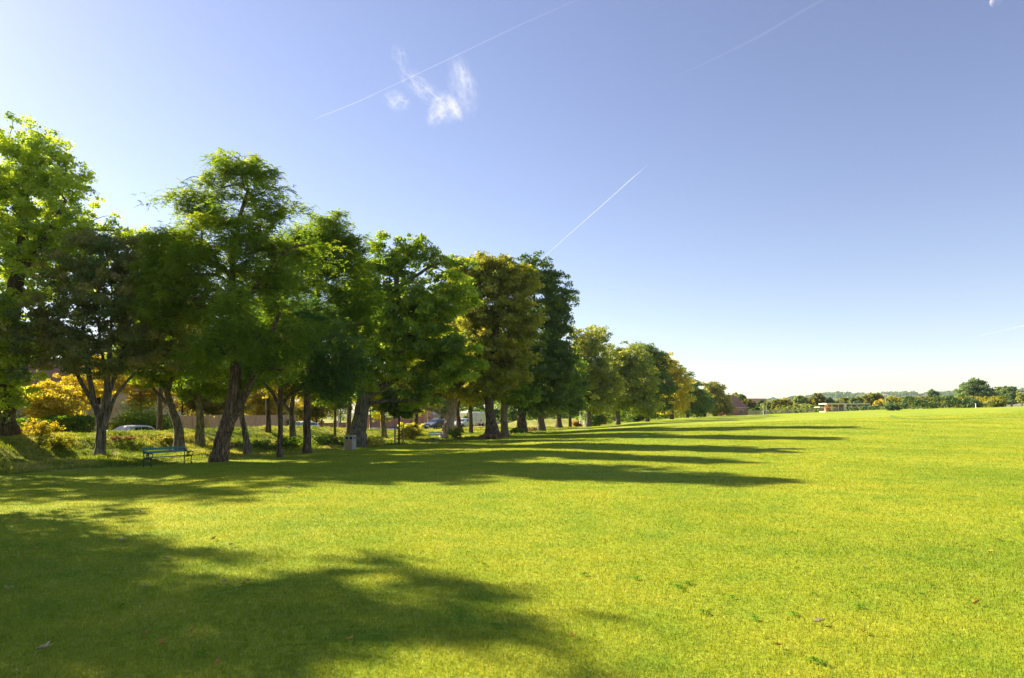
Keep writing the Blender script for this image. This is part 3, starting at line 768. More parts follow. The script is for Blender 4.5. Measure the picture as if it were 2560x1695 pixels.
# the farther part of the row
tree('lime_tree', 1472, 112, [[(1472, 'g', 12), (1472, 1000, 10), (1475, 900, 7), (1478, 850, 4)]],
     [(1480, 845, 36, 32), (1455, 880, 30, 34, 0, .8), (1500, 890, 28, 34, 0, .8), (1440, 830, 16, 20, 0, .3), (1470, 930, 50, 45), (1510, 960, 40, 45), (1440, 970, 35, 40), (1480, 1000, 50, 28), (1430, 930, 25, 45)],
     M['leaf_plane'], M['bark_grey'], 'sunlit pale-leaved lime tree, first right of the dark oak, with a knob-shaped top', ncl=560, per=42, ls=.40, rc=1.05, tb=.2, twigs=4, shell=.35)
tree('lime_tree', 1545, 124, [[(1545, 'g', 11), (1545, 1000, 9), (1548, 920, 6)]],
     [(1550, 895, 40, 36), (1530, 930, 34, 40, 0, .9), (1580, 900, 42, 42), (1600, 950, 44, 48), (1540, 980, 55, 45), (1600, 1000, 48, 34), (1520, 1005, 30, 25)],
     M['leaf_plane'], M['bark_grey'], 'broad pale-leaved lime, second tree right of the dark oak', ncl=520, per=40, ls=.43, rc=1.15, tb=.12, twigs=4, shell=.35)
tree('dark_lime_tree', 1618, 140, [[(1618, 'g', 10), (1618, 1000, 8), (1620, 930, 5)]],
     [(1610, 890, 34, 34), (1635, 915, 34, 40), (1600, 960, 40, 48), (1650, 965, 34, 45), (1620, 1010, 50, 26)],
     M['leaf_dark'], M['bark_dark'], 'darker rounded lime behind the broad pale one in the row', ncl=380, per=40, ls=.46, rc=1.25, tb=.62, twigs=3, shell=.35)
tree('horse_chestnut_tree', 1680, 158, [[(1680, 'g', 9), (1680, 1000, 7), (1680, 940, 4)]],
     [(1668, 908, 22, 22), (1688, 925, 22, 22), (1665, 950, 30, 32), (1700, 965, 26, 34), (1680, 1000, 42, 32)],
     M['leaf_olive'], M['bark_dark'], 'tree with a yellowing top towards the far end of the row', ncl=260, per=40, ls=.5, rc=1.2, tb=.85, twigs=3, shell=.35)
tree('dark_lime_tree', 1718, 176, [[(1718, 'g', 8), (1718, 1000, 6)]],
     [(1712, 950, 22, 24), (1735, 975, 24, 28), (1705, 990, 30, 34), (1745, 1005, 26, 26), (1725, 1020, 36, 18)],
     M['leaf_dark'], M['bark_dark'], 'dark green tree next to the orange-topped one', ncl=260, per=36, ls=.52, rc=1.35, tb=.8, twigs=3, shell=.35)
tree('dark_lime_tree', 1762, 196, [[(1762, 'g', 7), (1760, 1000, 5)]],
     [(1752, 992, 16, 18), (1765, 1008, 16, 20), (1748, 1018, 22, 16)],
     M['leaf_blue'], M['bark_dark'], 'low blue-green tree closing the row', ncl=130, per=36, ls=.5, rc=1.3, tb=.3, twigs=2, shell=.35)
tree('oak_tree', 1785, 214, [[(1788, 'g', 7), (1786, 1000, 5)]],
     [(1780, 968, 20, 18), (1795, 975, 18, 18), (1778, 1000, 18, 26), (1800, 1005, 24, 22), (1815, 1018, 16, 16), (1785, 1025, 24, 12)],
     M['leaf_olive'], M['bark_dark'], 'brownish-green oak standing alone just past the row, beside the red-roofed house', ncl=220, per=36, ls=.55, rc=1.4, tb=.35, twigs=2, shell=.35)

# ------------------------------------------------------------------ trees outside the left edge whose shade falls on the lawn
def px_u(x, y): return 1280 + F * x / y
def shade_tree(x, y, h, r, label, low=3.5, seed=0):
    u = px_u(x, y); k = F / y
    rg = np.random.default_rng(900 + seed)
    vtop = 1030 - (h - EYE) * k
    vb = 1030 - (low - EYE) * k
    lob = []
    for i in range(8):
        t = (i + .5) / 8
        rr = r * (.55 + .45 * math.sin(math.pi * min(1, t * .9 + .1)))
        lob.append((u + rg.uniform(-.45, .45) * r * k, vtop + (vb - vtop) * t, rr * .72 * k, (vb - vtop) * .14, rg.uniform(-.4, .4) * r))
    return tree('maple_tree', u, y, [[(u, 'g', .8 * k), (u + 10, (vtop + vb) / 2 + (vb - vtop) * .4, .55 * k), (u, (vtop + vb) / 2, .35 * k), (u, vtop + .1 * (vb - vtop), .1 * k)]], lob,
                M['leaf_rowan'], M['bark_dark'], label, ncl=290, per=34, ls=.30, rc=.8, tb=.4, shell=.6, twigs=4)
shade_tree(-28.2, 22.9, 16.0, 5.6, 'maple just outside the left edge, its dark lower leaves hanging into the picture', 1.6, 1)
shade_tree(-21.6, 19.4, 14.9, 5.0, 'maple beyond the left edge whose crown shades the lawn in front', 3.2, 2)
shade_tree(-22.0, 13.6, 12.8, 4.8, 'maple beyond the left edge, nearest to the viewer', 3.2, 3)
shade_tree(-29.5, 33.8, 16.5, 5.4, 'maple at the left edge in front of the tall yellow-green one', 2.4, 4)

# ------------------------------------------------------------------ road and far side of the street
M['asphalt'] = simple('asphalt', (.055, .055, .055), .9, var=.2, scale=3, bump=.004)
M['kerb'] = simple('kerb_concrete', (.15, .145, .135), .9, var=.15, scale=4)
def strip(name, s0, s1, z, mat, y0=20, y1=230, h=None):
    ys = np.linspace(y0, y1, 80); V = []
    for y in ys:
        for s in (s0, s1): V.append((xs(s, y), y, float(zt(xs((s0 + s1) / 2, y), y)) + z))
    Fc = [(2 * i, 2 * i + 1, 2 * i + 3, 2 * i + 2) for i in range(len(ys) - 1)]
    if h:
        n = len(V); V += [(a, b, c - h) for a, b, c in V]
        Fc += [(2 * i + 1, n + 2 * i + 1, n + 2 * i + 3, 2 * i + 3) for i in range(len(ys) - 1)] + [(2 * i, 2 * i + 2, n + 2 * i + 2, n + 2 * i) for i in range(len(ys) - 1)]
    b = MB(); b.add(V, Fc); return tag(b.build(name, mat), kind='structure')
strip('road', -22.5, -16.6, .05, M['asphalt'])
strip('kerb', -16.6, -16.45, .14, M['kerb'], h=.3)
strip('pavement', -25, -22.6, .15, M['kerb'], h=.3)

M['glass'] = simple('window_glass', (.03, .035, .04), .08, var=.3, scale=2, spec=.8)
M['white_paint'] = simple('white_paint', (.74, .73, .70), .5, var=.05)
M['render_white'] = simple('white_render', (.84, .79, .76), .9, var=.08, scale=2, bump=.003)
M['brick'] = None
def brickmat(name, c1, c2, mortar, sc=1.0):
    m, nt, out = newmat(name); p = N(nt, 'ShaderNodeBsdfPrincipled'); tc = N(nt, 'ShaderNodeTexCoord')
    sx = N(nt, 'ShaderNodeSeparateXYZ'); nt.links.new(tc.outputs['Object'], sx.inputs[0])
    ad = N(nt, 'ShaderNodeMath', operation='ADD'); nt.links.new(sx.outputs[0], ad.inputs[0]); nt.links.new(sx.outputs[1], ad.inputs[1])
    cb = N(nt, 'ShaderNodeCombineXYZ'); nt.links.new(ad.outputs[0], cb.inputs[0]); nt.links.new(sx.outputs[2], cb.inputs[1])
    b = N(nt, 'ShaderNodeTexBrick'); b.inputs['Scale'].default_value = 1.0 * sc
    b.inputs['Brick Width'].default_value = .225; b.inputs['Row Height'].default_value = .075; b.inputs['Mortar Size'].default_value = .008
    b.inputs['Color1'].default_value = (*c1, 1); b.inputs['Color2'].default_value = (*c2, 1); b.inputs['Mortar'].default_value = (*mortar, 1)
    nt.links.new(cb.outputs[0], b.inputs['Vector'])
    n = noise(nt, 1.2, 4, tc.outputs['Object']); r = ramp(nt, n.outputs['Fac'], [(.3, (.75, .75, .75)), (.7, (1.15, 1.15, 1.15))])
    nt.links.new(mix(nt, b.outputs[0], r.outputs[0], 1.0, 'MULTIPLY'), p.inputs['Base Color']); p.inputs['Roughness'].default_value = .9
    nt.links.new(p.outputs[0], out.inputs[0]); return m
M['brick'] = brickmat('orange_brick', (.62, .25, .12), (.52, .19, .09), (.42, .34, .27))
M['tile'] = brickmat('roof_tiles', (.44, .22, .14), (.36, .17, .11), (.2, .11, .08), .8)
M['tile_dark'] = brickmat('grey_roof_tiles', (.13, .11, .11), (.10, .09, .09), (.05, .05, .05), .8)
M['wood_new'] = simple('larch_boards', (.74, .50, .31), .8, var=.16, scale=3, stretch=(6, 6, .6))
M['wood_grey'] = simple('weathered_boards', (.36, .31, .25), .85, var=.18, scale=3, stretch=(6, 6, .5))

def house(u, Y, L, D, eave, ridge, label, wall, roofm, wins, hip=0.0, rz=None, door=None, chim=True, lower=None, name='house', z0=None, gable=0):
    g = ground(u, Y)
    if z0 is not None: g.z = z0
    root = empty(name, g, label, 'house', None, ROWANG if rz is None else rz)
    b = MB(); b.box((0, D / 2, eave / 2 - .3), (L, D, eave + .6)); b.build('wall', wall, root)
    if lower:
        b = MB(); b.box((0, -.012 + D / 2, .55), (L + .05, D + .05, 1.7)); b.build('brick_plinth', lower, root)
    o = .4; hx = L / 2 + o; hip_ = hip * L
    if gable == 0:
        V = [(-hx, -o, eave), (hx, -o, eave), (hx, D + o, eave), (-hx, D + o, eave), (-hx + hip_, D / 2, ridge), (hx - hip_, D / 2, ridge)]
        Fc = [(0, 1, 5, 4), (2, 3, 4, 5), (1, 2, 5), (3, 0, 4), (3, 2, 1, 0)]
    else:
        V = [(-hx, -o, eave), (hx, -o, eave), (hx, D + o, eave), (-hx, D + o, eave), (0, -o, ridge), (0, D + o, ridge)]
        Fc = [(0, 4, 5, 3), (1, 2, 5, 4), (0, 1, 4), (2, 3, 5), (3, 2, 1, 0)]
    b = MB(); b.add(V, Fc); rf = b.build('roof', roofm, root)
    if hip == 0 or gable:
        b = MB()
        if gable: b.add([(-L / 2, -.02 - o, eave + .02), (L / 2, -.02 - o, eave + .02), (0, -.02 - o, ridge - .35)], [(0, 1, 2)])
        if gable: b.build('gable', wall, root)
    if chim:
        b = MB(); b.box((L * .28, D / 2, ridge + .35), (.9, .6, 1.7)); b.build('chimney', M['brick'], rf)
        for k in (-1, 1):
            b = MB(); b.tube([(L * .28 + k * .22, D / 2, ridge + 1.2), (L * .28 + k * .22, D / 2, ridge + 1.6)], .11, 8); b.build('chimney_pot', M['brick'], rf)
    b = MB(); b.box((0, -o - .06, eave - .02), (L + 2 * o, .12, .14)); b.build('gutter', M['white_paint'], root)
    for (x, z, w, h, nm) in wins:
        b = MB(); t = .07
        b.box((x, -.03, z + h / 2 - t / 2), (w, .1, t)); b.box((x, -.03, z - h / 2 + t / 2), (w, .1, t))
        for k in range(nm + 1):
            b.box((x - w / 2 + t / 2 + (w - t) * k / nm, -.034, z), (t, .092, h - 2 * t))
        b.box((x, -.06, z - h / 2 - .04), (w + .16, .22, .06))
        fr = b.build('window', M['white_paint'], root)
        b = MB(); b.box((x, -.012, z), (w - .02, .03, h - .02)); b.build('pane', M['glass'], fr)
    if door:
        b = MB(); b.box((door, -.03, 1.05), (.95, .1, 2.1), bevel=.01); dd = b.build('door', M['tile'], root)
        b = MB(); b.tube([(door + .35, -.09, 1.0), (door + .35, -.13, 1.0)], .03, 8); b.build('handle', M['white_paint'], dd)
    return root
def uy(s, u):
    """depth at which the line s=const passes picture column u"""
    return (s - 15.6 - ROW * 36) / ((u - 1280) / F - ROW)
house(30, uy(-36, 30), 13, 8, 4.6, 7.6, 'white rendered house with brick plinth behind the hedge at the left edge', M['render_white'], M['tile'],
      [(-4.2, 3.6, 1.8, 1.2, 3), (0, 3.6, 1.4, 1.2, 2), (4.0, 3.6, 1.8, 1.2, 3), (-4.2, 1.2, 2.2, 1.3, 4), (4.0, 1.2, 2.0, 1.3, 3)], door=.4, lower=M['brick'])
house(300, uy(-38, 300), 12, 8, 5.0, 8.0, 'white house with wide white-framed upstairs window seen through the many-stemmed tree', M['render_white'], M['tile_dark'],
      [(-3.2, 3.9, 2.4, 1.3, 4), (2.6, 3.9, 2.4, 1.3, 4), (-3.2, 1.3, 2.6, 1.4, 4), (3.4, 1.3, 2.2, 1.3, 3)], door=.3, lower=M['brick'])
house(440, uy(-40, 440), 9, 8, 3.2, 6.4, 'low pale bungalow with a grey gable behind the wooden fence', M['render_white'], M['tile_dark'],
      [(-2.4, 1.6, 1.8, 1.2, 3), (2.4, 1.6, 1.8, 1.2, 3)], gable=1, chim=False)
house(640, uy(-44, 640), 12, 8, 4.8, 7.8, 'cream house hidden by garden trees behind the middle of the fence', M['render_white'], M['tile'],
      [(-3.6, 3.7, 1.8, 1.2, 3), (3.4, 3.7, 1.8, 1.2, 3), (-3.6, 1.3, 2.0, 1.3, 3)], door=.5)
house(1120, uy(-40, 1120), 14, 9, 4.8, 8.2, 'brick house in deep shade behind the parked cars', M['brick'], M['tile_dark'],
      [(-4.4, 3.7, 1.8, 1.2, 3), (0, 3.7, 1.4, 1.2, 2), (4.4, 3.7, 1.8, 1.2, 3), (-4.4, 1.3, 2.0, 1.3, 3), (4.2, 1.3, 2.0, 1.3, 3)], door=.6)
house(1540, 200, 12, 8, 4.0, 6.8, 'reddish house showing between the trunks of the pale-leaved limes', M['brick'], M['tile'], [(-3, 1.5, 1.8, 1.2, 3), (3, 1.5, 1.8, 1.2, 3)])

def fence_run(name, s, y0, y1, h, label, mat, pl=1.83, cat='fence', hz=False, group=None):
    p0 = Vector((xs(s, y0), y0, 0)); p1 = Vector((xs(s, y1), y1, 0)); L = (p1 - p0).length; n = int(L / pl)
    root = empty(name, Vector((p0.x, p0.y, float(zt(p0.x, p0.y)))), label, cat, group, ROWANG)
    rg = random.Random(int(y0 * 7))
    for i in range(n + 1):
        q = p0 + (p1 - p0) * (i / n); z = float(zt(q.x, q.y)) - root.location.z
        b = MB(); b.box((i * L / n, -.03, z + (h + .08) / 2 - .1), (.1, .1, h + .28)); b.build('post', mat, root)
        if i < n:
            q = p0 + (p1 - p0) * ((i + .5) / n); z = float(zt(q.x, q.y)) - root.location.z
            b = MB(); nb = 15; w = (L / n - .1) / nb
            for k in range(nb):
                b.box((i * L / n + .05 + (k + .5) * w, .0 + (k % 2) * .012, z + h / 2 + .05 + rg.uniform(-.01, .01)), (w * 1.04, .012, h - .02))
            pn = b.build('board_panel', mat, root)
            for zz in (.4, h - .3):
                b = MB(); b.box((i * L / n + L / n / 2, .045, z + zz), (L / n - .1, .05, .08)); b.build('rail', mat, pn)
    return root
fence_run('wooden_fence', -26, uy(-26, 412), uy(-26, 742), 2.1, 'close-boarded light brown wooden fence behind the trunks', M['wood_new'])

def brick_wall(s, y0, y1, h, label, pillars):
    p0 = Vector((xs(s, y0), y0, 0)); L = (Vector((xs(s, y1), y1, 0)) - p0).length
    root = empty('brick_wall', Vector((p0.x, p0.y, float(zt(p0.x, p0.y)))), label, 'wall', None, ROWANG)
    b = MB(); b.box((L / 2, 0, h / 2 - .2), (L, .22, h + .4)); b.build('wall_face', M['brick'], root)
    b = MB(); b.box((L / 2, 0, h + .035), (L, .3, .07)); b.build('coping', M['kerb'], root)
    for k in range(pillars):
        x = L * k / (pillars - 1)
        b = MB(); b.box((x, -.0, h / 2), (.46, .46, h + .5)); pl = b.build('pillar', M['brick'], root)
        b = MB(); b.box((x, 0, h + .29), (.56, .56, .08), bevel=.02); b.tube([(x, 0, h + .33), (x, 0, h + .4), (x, 0, h + .5), (x, 0, h + .58)], [.06, .14, .16, .05], 10); b.build('pillar_cap', M['kerb'], pl)
    return root
brick_wall(-26, uy(-26, 925), uy(-26, 1058), 1.55, 'orange brick wall with capped pillars left of the parked cars', 5)
brick_wall(-26, uy(-26, 770), uy(-26, 905), 1.0, 'low reddish brick wall behind the litter bin', 5)
brick_wall(-26, uy(-26, 1075), uy(-26, 1180), 1.1, 'low brick wall behind the parked cars', 4)

# signboard, posts
M['grey_metal'] = simple('grey_metal', (.35, .36, .37), .5, .3, var=.1)
M['dark_metal'] = simple('dark_metal', (.03, .03, .032), .5, .2, var=.1)
M['sign_pink'] = simple('faded_pink_panel', (.55, .38, .38), .6, var=.06)
g = ground(1091, 116)
root = empty('notice_board', g, 'white and pink notice board on dark posts beyond the dark car', 'sign', None, R(8))
for k in (-.75, .75):
    b = MB(); b.box((k, .06, 1.4), (.08, .08, 2.9)); b.build('post', M['dark_metal'], root)
b = MB(); b.box((0, 0, 2.35), (1.36, .05, .55)); b.build('upper_panel', M['white_paint'], root)
b = MB(); b.box((0, 0, 1.83), (1.36, .05, .46)); b.build('lower_panel', M['sign_pink'], root)
def pole(u, Y, h, r, label, mat, cat='post', lamp=False, name='post'):
    g = ground(u, Y); root = empty(name, g, label, cat)
    b = MB(); b.tube([(0, 0, -.1), (0, 0, .9), (0, 0, .95), (0, 0, h)], [r * 1.5, r * 1.5, r, r * .7], 10); b.build('shaft', mat, root)
    b = MB()
    if lamp: b.tube([(0, 0, h - .02), (.3, -.1, h + .35), (1.0, -.35, h + .45)], [r * .6, r * .5, r * .45], 8); b.build('arm', mat, root); b = MB(); b.box((1.25, -.42, h + .45), (.6, .22, .12), rz=-.33, bevel=.03); b.build('lantern', M['grey_metal'], root)
    else: b.tube([(0, 0, h), (0, 0, h + .05), (0, 0, h + .1)], [r, r * 1.2, r * .3], 10); b.build('cap', mat, root)
    return root
pole(846, 82, 6.5, .07, 'slim pale grey lamp post between the sapling and the oak', M['grey_metal'], 'lamp post', True, 'lamp_post')
pole(868, 88, 4.2, .06, 'thin pale post left of the thick oak trunk', M['grey_metal'])
pole(926, 80, 2.6, .07, 'black post right of the thick oak trunk', M['dark_metal'])
pole(1070, 118, 5.5, .12, 'pale wooden pole behind the dark parked car', M['wood_grey'])
pole(1451, 128, 4.2, .10, 'leftmost of the three pale posts by the dark bush', M['white_paint'])
pole(1461, 131, 4.0, .08, 'middle one of the three pale posts by the dark bush', M['white_paint'])
pole(1468, 126, 4.6, .08, 'rightmost of the three pale posts by the dark bush', M['white_paint'])

# ------------------------------------------------------------------ vehicles
def paint(name, c): return simple(name, c, .3, .25, var=.04, scale=1.5, coat=.8, spec=.5)
M['p_navy'] = paint('navy_car_paint', (.03, .035, .06)); M['p_blue'] = paint('blue_car_paint', (.10, .13, .30))
M['p_white'] = paint('white_car_paint', (.75, .76, .74)); M['p_silver'] = paint('silver_car_paint', (.42, .46, .52))
M['tyre'] = simple('tyre_rubber', (.02, .02, .02), .9, var=.1); M['rim'] = simple('alloy', (.5, .5, .5), .35, .8, var=.1)
M['lamp_white'] = simple('headlamp_glass', (.75, .77, .8), .1, var=.05, spec=.8); M['lamp_red'] = simple('tail_lamp_red', (.45, .02, .02), .2, var=.1)
M['plate'] = simple('number_plate_white', (.75, .75, .7), .5, var=.03); M['plastic'] = simple('black_trim', (.03, .03, .03), .7, var=.1)
def vehicle(name, u, Y, label, pm, kind='hatch', away=False, cat='car', ang=0.0, s=None):
    g = ground(u, Y); g.z = float(zt(xs(-19, Y), Y)) + .055 if g.z < 1e9 and sval(g.x, Y) < -15.5 else g.z
    rz = ROWANG + (0 if away else math.pi) + ang
    root = empty(name, g, label, cat, 'vehicles parked along the road', rz)
    if kind == 'van':
        W_, zb = .97, .38
        st = [(2.65, .80, .80), (2.55, .98, .98), (2.0, 1.15, 1.18), (1.55, 1.22, 1.95), (1.2, 1.25, 2.35), (.9, 1.3, 2.48), (-2.5, 1.3, 2.50), (-2.62, 1.3, 2.42)]
        ax = (1.75, -1.7); wr = .34; sw = [(1.45, .75)]; ws = (2, 4); rear = False; tum = .07
    else:
        W_, zb = .88, .26
        st = [(2.08, .50, .50), (2.0, .72, .72), (1.2, .90, .92), (.95, .94, .98), (.25, .96, 1.38), (-.2, .97, 1.45), (-1.2, .98, 1.42), (-1.6, .98, 1.30), (-1.98, .96, 1.0), (-2.08, .62, .62)]
        ax = (1.32, -1.28); wr = .315; sw = [(.15, -.42), (-.48, -1.15), (-1.2, -1.52)]; ws = (3, 4); rear = True; tum = .42
    def sec(x, zbelt, zroof):
        k = 1 - .10 * max(0, abs(x) - (1.6 if kind != 'van' else 2.2)) / .5
        w = W_ * k; dz = zroof - zbelt
        wt = w * .95 - dz * tum * .9
        pts = [(w * .86, zb), (w * .99, zb + .12), (w, (zb + zbelt) / 2), (w * .965, zbelt), (wt + .03, zroof - min(.09, dz * .3)), (wt - .10, zroof - min(.01, dz)), (0, zroof + .015)]
        full = pts + [(-a, b_) for a, b_ in pts[-2::-1]]
        return [(x, a, b_) for a, b_ in full]
    b = MB(); V = []; Fc = []
    for q in st: V += sec(*q)
    n = len(V) // len(st)
    for i in range(len(st) - 1):
        for k in range(n - 1): Fc.append((i * n + k, i * n + k + 1, (i + 1) * n + k + 1, (i + 1) * n + k))
        Fc.append((i * n + n - 1, i * n, (i + 1) * n, (i + 1) * n + n - 1))
    Fc.append(tuple(range(n))); Fc.append(tuple(range(len(V) - 1, len(V) - n - 1, -1)))
    b.add(V, Fc, False); b.build('body', pm, root)
    def lerp_st(x):
        for i in range(len(st) - 1):
            if st[i][0] >= x >= st[i + 1][0]:
                t = (st[i][0] - x) / (st[i][0] - st[i + 1][0]); return sec(x, st[i][1] * (1 - t) + st[i + 1][1] * t, st[i][2] * (1 - t) + st[i + 1][2] * t)
    for (xa, xb) in sw:
        for sg in (1, -1):
            A, B = lerp_st(xa), lerp_st(xb); b = MB()
            def pt(Sx, f, e=.012):
                p, q = Vector(Sx[3]), Vector(Sx[4]); r_ = p.lerp(q, f); return (r_.x, (r_.y + e) * sg, r_.z)
            b.add([pt(A, .12), pt(B, .12), pt(B, .9), pt(A, .9)], [(0, 1, 2, 3)] if sg > 0 else [(3, 2, 1, 0)]); b.build('side_window', M['glass'], root)
    A, B = sec(*st[ws[0]]), sec(*st[ws[1]])
    b = MB(); e = .014
    if kind == 'van': b.add([(A[4][0] + e, A[4][1] * .9, A[4][2] + e), (A[4][0] + e, -A[4][1] * .9, A[4][2] + e), (B[5][0] + e, -B[5][1] * .95, B[5][2] - .06), (B[5][0] + e, B[5][1] * .95, B[5][2] - .06)], [(0, 1, 2, 3)])
    else: b.add([(A[5][0] + e, A[5][1] * 1.0, A[5][2] + e + .01), (A[5][0] + e, -A[5][1], A[5][2] + e + .01), (B[5][0] + e, -B[5][1], B[5][2] + e), (B[5][0] + e, B[5][1], B[5][2] + e)], [(0, 1, 2, 3)])
    b.build('windscreen', M['glass'], root)
    xf, xr = st[0][0], st[-1][0]
    if rear:
        A, B = sec(*st[7]), sec(*st[8]); b = MB()
        b.add([(A[5][0] - e, A[5][1], A[5][2] - .02 + e), (A[5][0] - e, -A[5][1], A[5][2] - .02 + e), (B[5][0] - e, -B[5][1], B[5][2] + e), (B[5][0] - e, B[5][1], B[5][2] + e)], [(3, 2, 1, 0)]); b.build('rear_window', M['glass'], root)
    for sx in ax:
        for sg in (1, -1):
            y = sg * (W_ - .08); b = MB()
            b.tube([(sx, y - sg * .1, wr), (sx, y - sg * .1, wr), (sx, y + sg * .08, wr), (sx, y + sg * .10, wr)], [wr * .9, wr, wr, wr * .9], 20); wh = b.build('wheel', M['tyre'], root)
            b = MB(); b.tube([(sx, y + sg * .1, wr), (sx, y + sg * .115, wr)], [wr * .62, wr * .55], 16); b.build('rim', M['rim'], wh)
    hz = .66 if kind != 'van' else .92
    for sg in (1, -1):
        b = MB(); b.box((xf - .07, sg * W_ * .66, hz), (.1, .34, .15), bevel=.03); b.build('headlight', M['lamp_white'], root)
        b = MB()
        if kind == 'van': b.box((xr - .005, sg * W_ * .90, 1.05), (.05, .12, .55), bevel=.015)
        else: b.box((xr + .07, sg * W_ * .76, .84), (.12, .22, .2), bevel=.02)
        b.build('taillight', M['lamp_red'], root)
        b = MB(); b.box((.95 if kind != 'van' else 1.6, sg * (W_ + .09), 1.0 if kind != 'van' else 1.45), (.12, .2, .14 if kind != 'van' else .3), bevel=.03); b.build('wing_mirror', pm if kind != 'van' else M['plastic'], root)
    b = MB(); b.box((xf + .005, 0, .42), (.08, W_ * 1.6, .2), bevel=.03); b.build('front_bumper', M['plastic'], root)
    b = MB(); b.box((xr - .02, 0, .45), (.1, W_ * 1.75, .22), bevel=.03); b.build('rear_bumper', M['plastic'] if kind != 'van' else M['lamp_red'], root)
    b = MB(); b.box((xf + .055, 0, .42), (.012, .52, .11)); b.build('number_plate', M['plate'], root)
    b = MB(); b.box((xr - .08, 0, .46 if kind != 'van' else .47), (.012, .52, .11)); b.build('number_plate', M['plate'], root)
    if kind == 'van':
        b = MB(); b.box((xr - .008, 0, 1.4), (.012, .018, 1.8)); b.build('door_seam', M['plastic'], root)
        b = MB(); b.box((xr - .02, .09, 1.15), (.04, .03, .16)); b.build('door_handle', M['plastic'], root)
    return root
vehicle('parked_car', 1089, 101, 'dark navy hatchback facing the viewer, parked at the end of the brick wall', M['p_navy'], ang=-.18)
vehicle('parked_car', 1124, 114, 'blue car partly hidden behind the pale leaning trunk', M['p_blue'], ang=-.1)
vehicle('parked_car', 1158, 108, 'white hatchback parked right of the pale leaning trunk', M['p_white'], ang=-.25)
vehicle('parked_car', 1183, 127, 'silver car between the white hatchback and the white van', M['p_silver'], ang=-.2)
vehicle('van', 1203, 119, 'tall white van seen from behind, left of the flared dark trunk', M['p_white'], 'van', True, 'van')
vehicle('parked_car', 322, uy(-18.2, 322), 'silver car behind the bank, its roof showing beside the round bright bush', M['p_silver'])
vehicle('parked_car', 757, uy(-18.2, 757), 'white car behind the bank, its roof gleaming right of the fence', M['p_white'])

# ------------------------------------------------------------------ gardens: hedges, bushes and small trees beyond the road
hedge('low_hedge', -60, uy(-25.5, -60), 232, uy(-25.5, 232), 1.9, 1.2, M['leaf_hedge'], 'long low clipped hedge running in from the left edge', tb=.35, ls=.12, dens=60)
bush('laurel_hedge', 340, uy(-25.5, 340), 6.6, 3.7, M['leaf_hedge'], 'large rounded bright green laurel left of the leaning trunk', n=260, per=42, ls=.16, cat='hedge', lobes=6, tb=.8, wy=3.5)
bush('laurel_bush', 385, uy(-23.8, 385), 2.9, 1.9, M['leaf_hedge'], 'smaller brighter round laurel bush at the left end of the wooden fence', n=130, per=40, ls=.14, cat='shrub', tb=.85)
bush('dark_conifer', 195, uy(-29, 195), 3.0, 3.4, M['leaf_dark'], 'dark conifer bush left of the many-stemmed tree', n=120, ls=.15, cat='shrub', tb=.3)
bush('dark_shrub', 512, uy(-28, 512), 3.6, 2.7, M['leaf_dark'], 'dark shrub showing over the fence left of the furrowed trunk', n=120, ls=.17, tb=.3)
bush('dark_shrub', 700, uy(-28, 690), 4.0, 2.6, M['leaf_dark'], 'dark shrub over the fence, behind the forked slim trunk', n=120, ls=.17, tb=.3)
bush('pale_shrub', 475, uy(-27.6, 475), 3.0, 2.7, M['leaf_plane'], 'pale yellow-green shrub leaning over the left part of the fence', n=110, ls=.17, tb=.9)

def gtree(name, u, s, h, r, leaf, label, ncl=150, tb=.5, ls=.24, low=.25, bark='bark_dark', Y=None, per=46):
    Y = Y or uy(s, u); k = F / Y; g = ground(u, Y)
    vg = 1030 - (g.z - EYE) * k; hp = h * k; rp = r * k
    rg = np.random.default_rng(int(abs(u) * 3 + h * 7))
    lob = []
    for i in range(6):
        t = (i + .5) / 6; w = math.sin(math.pi * (.22 + .7 * t)) ** .7
        lob.append((u + rg.uniform(-.4, .4) * rp, vg - hp * (low + (1 - low) * (1 - t)) + hp * .05, rp * w * .8, hp * (1 - low) * .17, rg.uniform(-.3, .3) * r))
    return tree(name, u, Y, [[(u, 'g', .3 * k), (u + 1, vg - hp * low, .22 * k), (u, vg - hp * .6, .1 * k), (u, vg - hp * .85, .05 * k)]], lob, leaf, M[bark], label,
                ncl=ncl, per=per, ls=ls, rc=max(.5, r * .2), tb=tb, twigs=3, flare=1.3, shell=.42, sides=8)
gtree('golden_acer', 110, -29.5, 4.8, 2.7, M['leaf_gold'], 'bright golden-orange acer in the garden at the left', 300, .5, .2, .22)
gtree('golden_acer', 185, -32, 6.6, 2.6, M['leaf_gold'], 'second golden tree, just left of the many-stemmed trunk', 110, .35, .2, .5)
gtree('golden_tree', 262, -33, 8.5, 3.2, M['leaf_gold'], 'tall golden tree glowing through the many-stemmed tree', 110, .3, .26, .55)
gtree('golden_tree', 352, -33, 7.6, 3.2, M['leaf_gold'], 'golden tree partly screening the white house, right of the many-stemmed trunk', 150, .3, .26, .45)
gtree('yellow_green_tree', 455, -34, 7.5, 3.6, M['leaf_lime'], 'yellow-green tree behind the bungalow gable', 200, .8, .24, .35)
gtree('yellow_green_tree', 535, -31, 7.0, 4.4, M['leaf_lime'], 'amber tree glowing left of the furrowed trunk', 280, .1, .24, .3)
gtree('yellow_green_tree', 655, -31, 6.4, 4.4, M['leaf_lime'], 'bright yellow-green tree over the fence, right of the furrowed trunk', 300, .6, .22, .3)
gtree('yellow_green_tree', 600, -40, 10, 5, M['leaf_lime'], 'taller yellow-green tree behind the furrowed trunk', 220, .9, .26, .2)
gtree('yellow_green_tree', 790, -27, 6.8, 4.4, M['leaf_lime'], 'yellow-green tree behind the thin sapling', 320, .55, .24, .2)
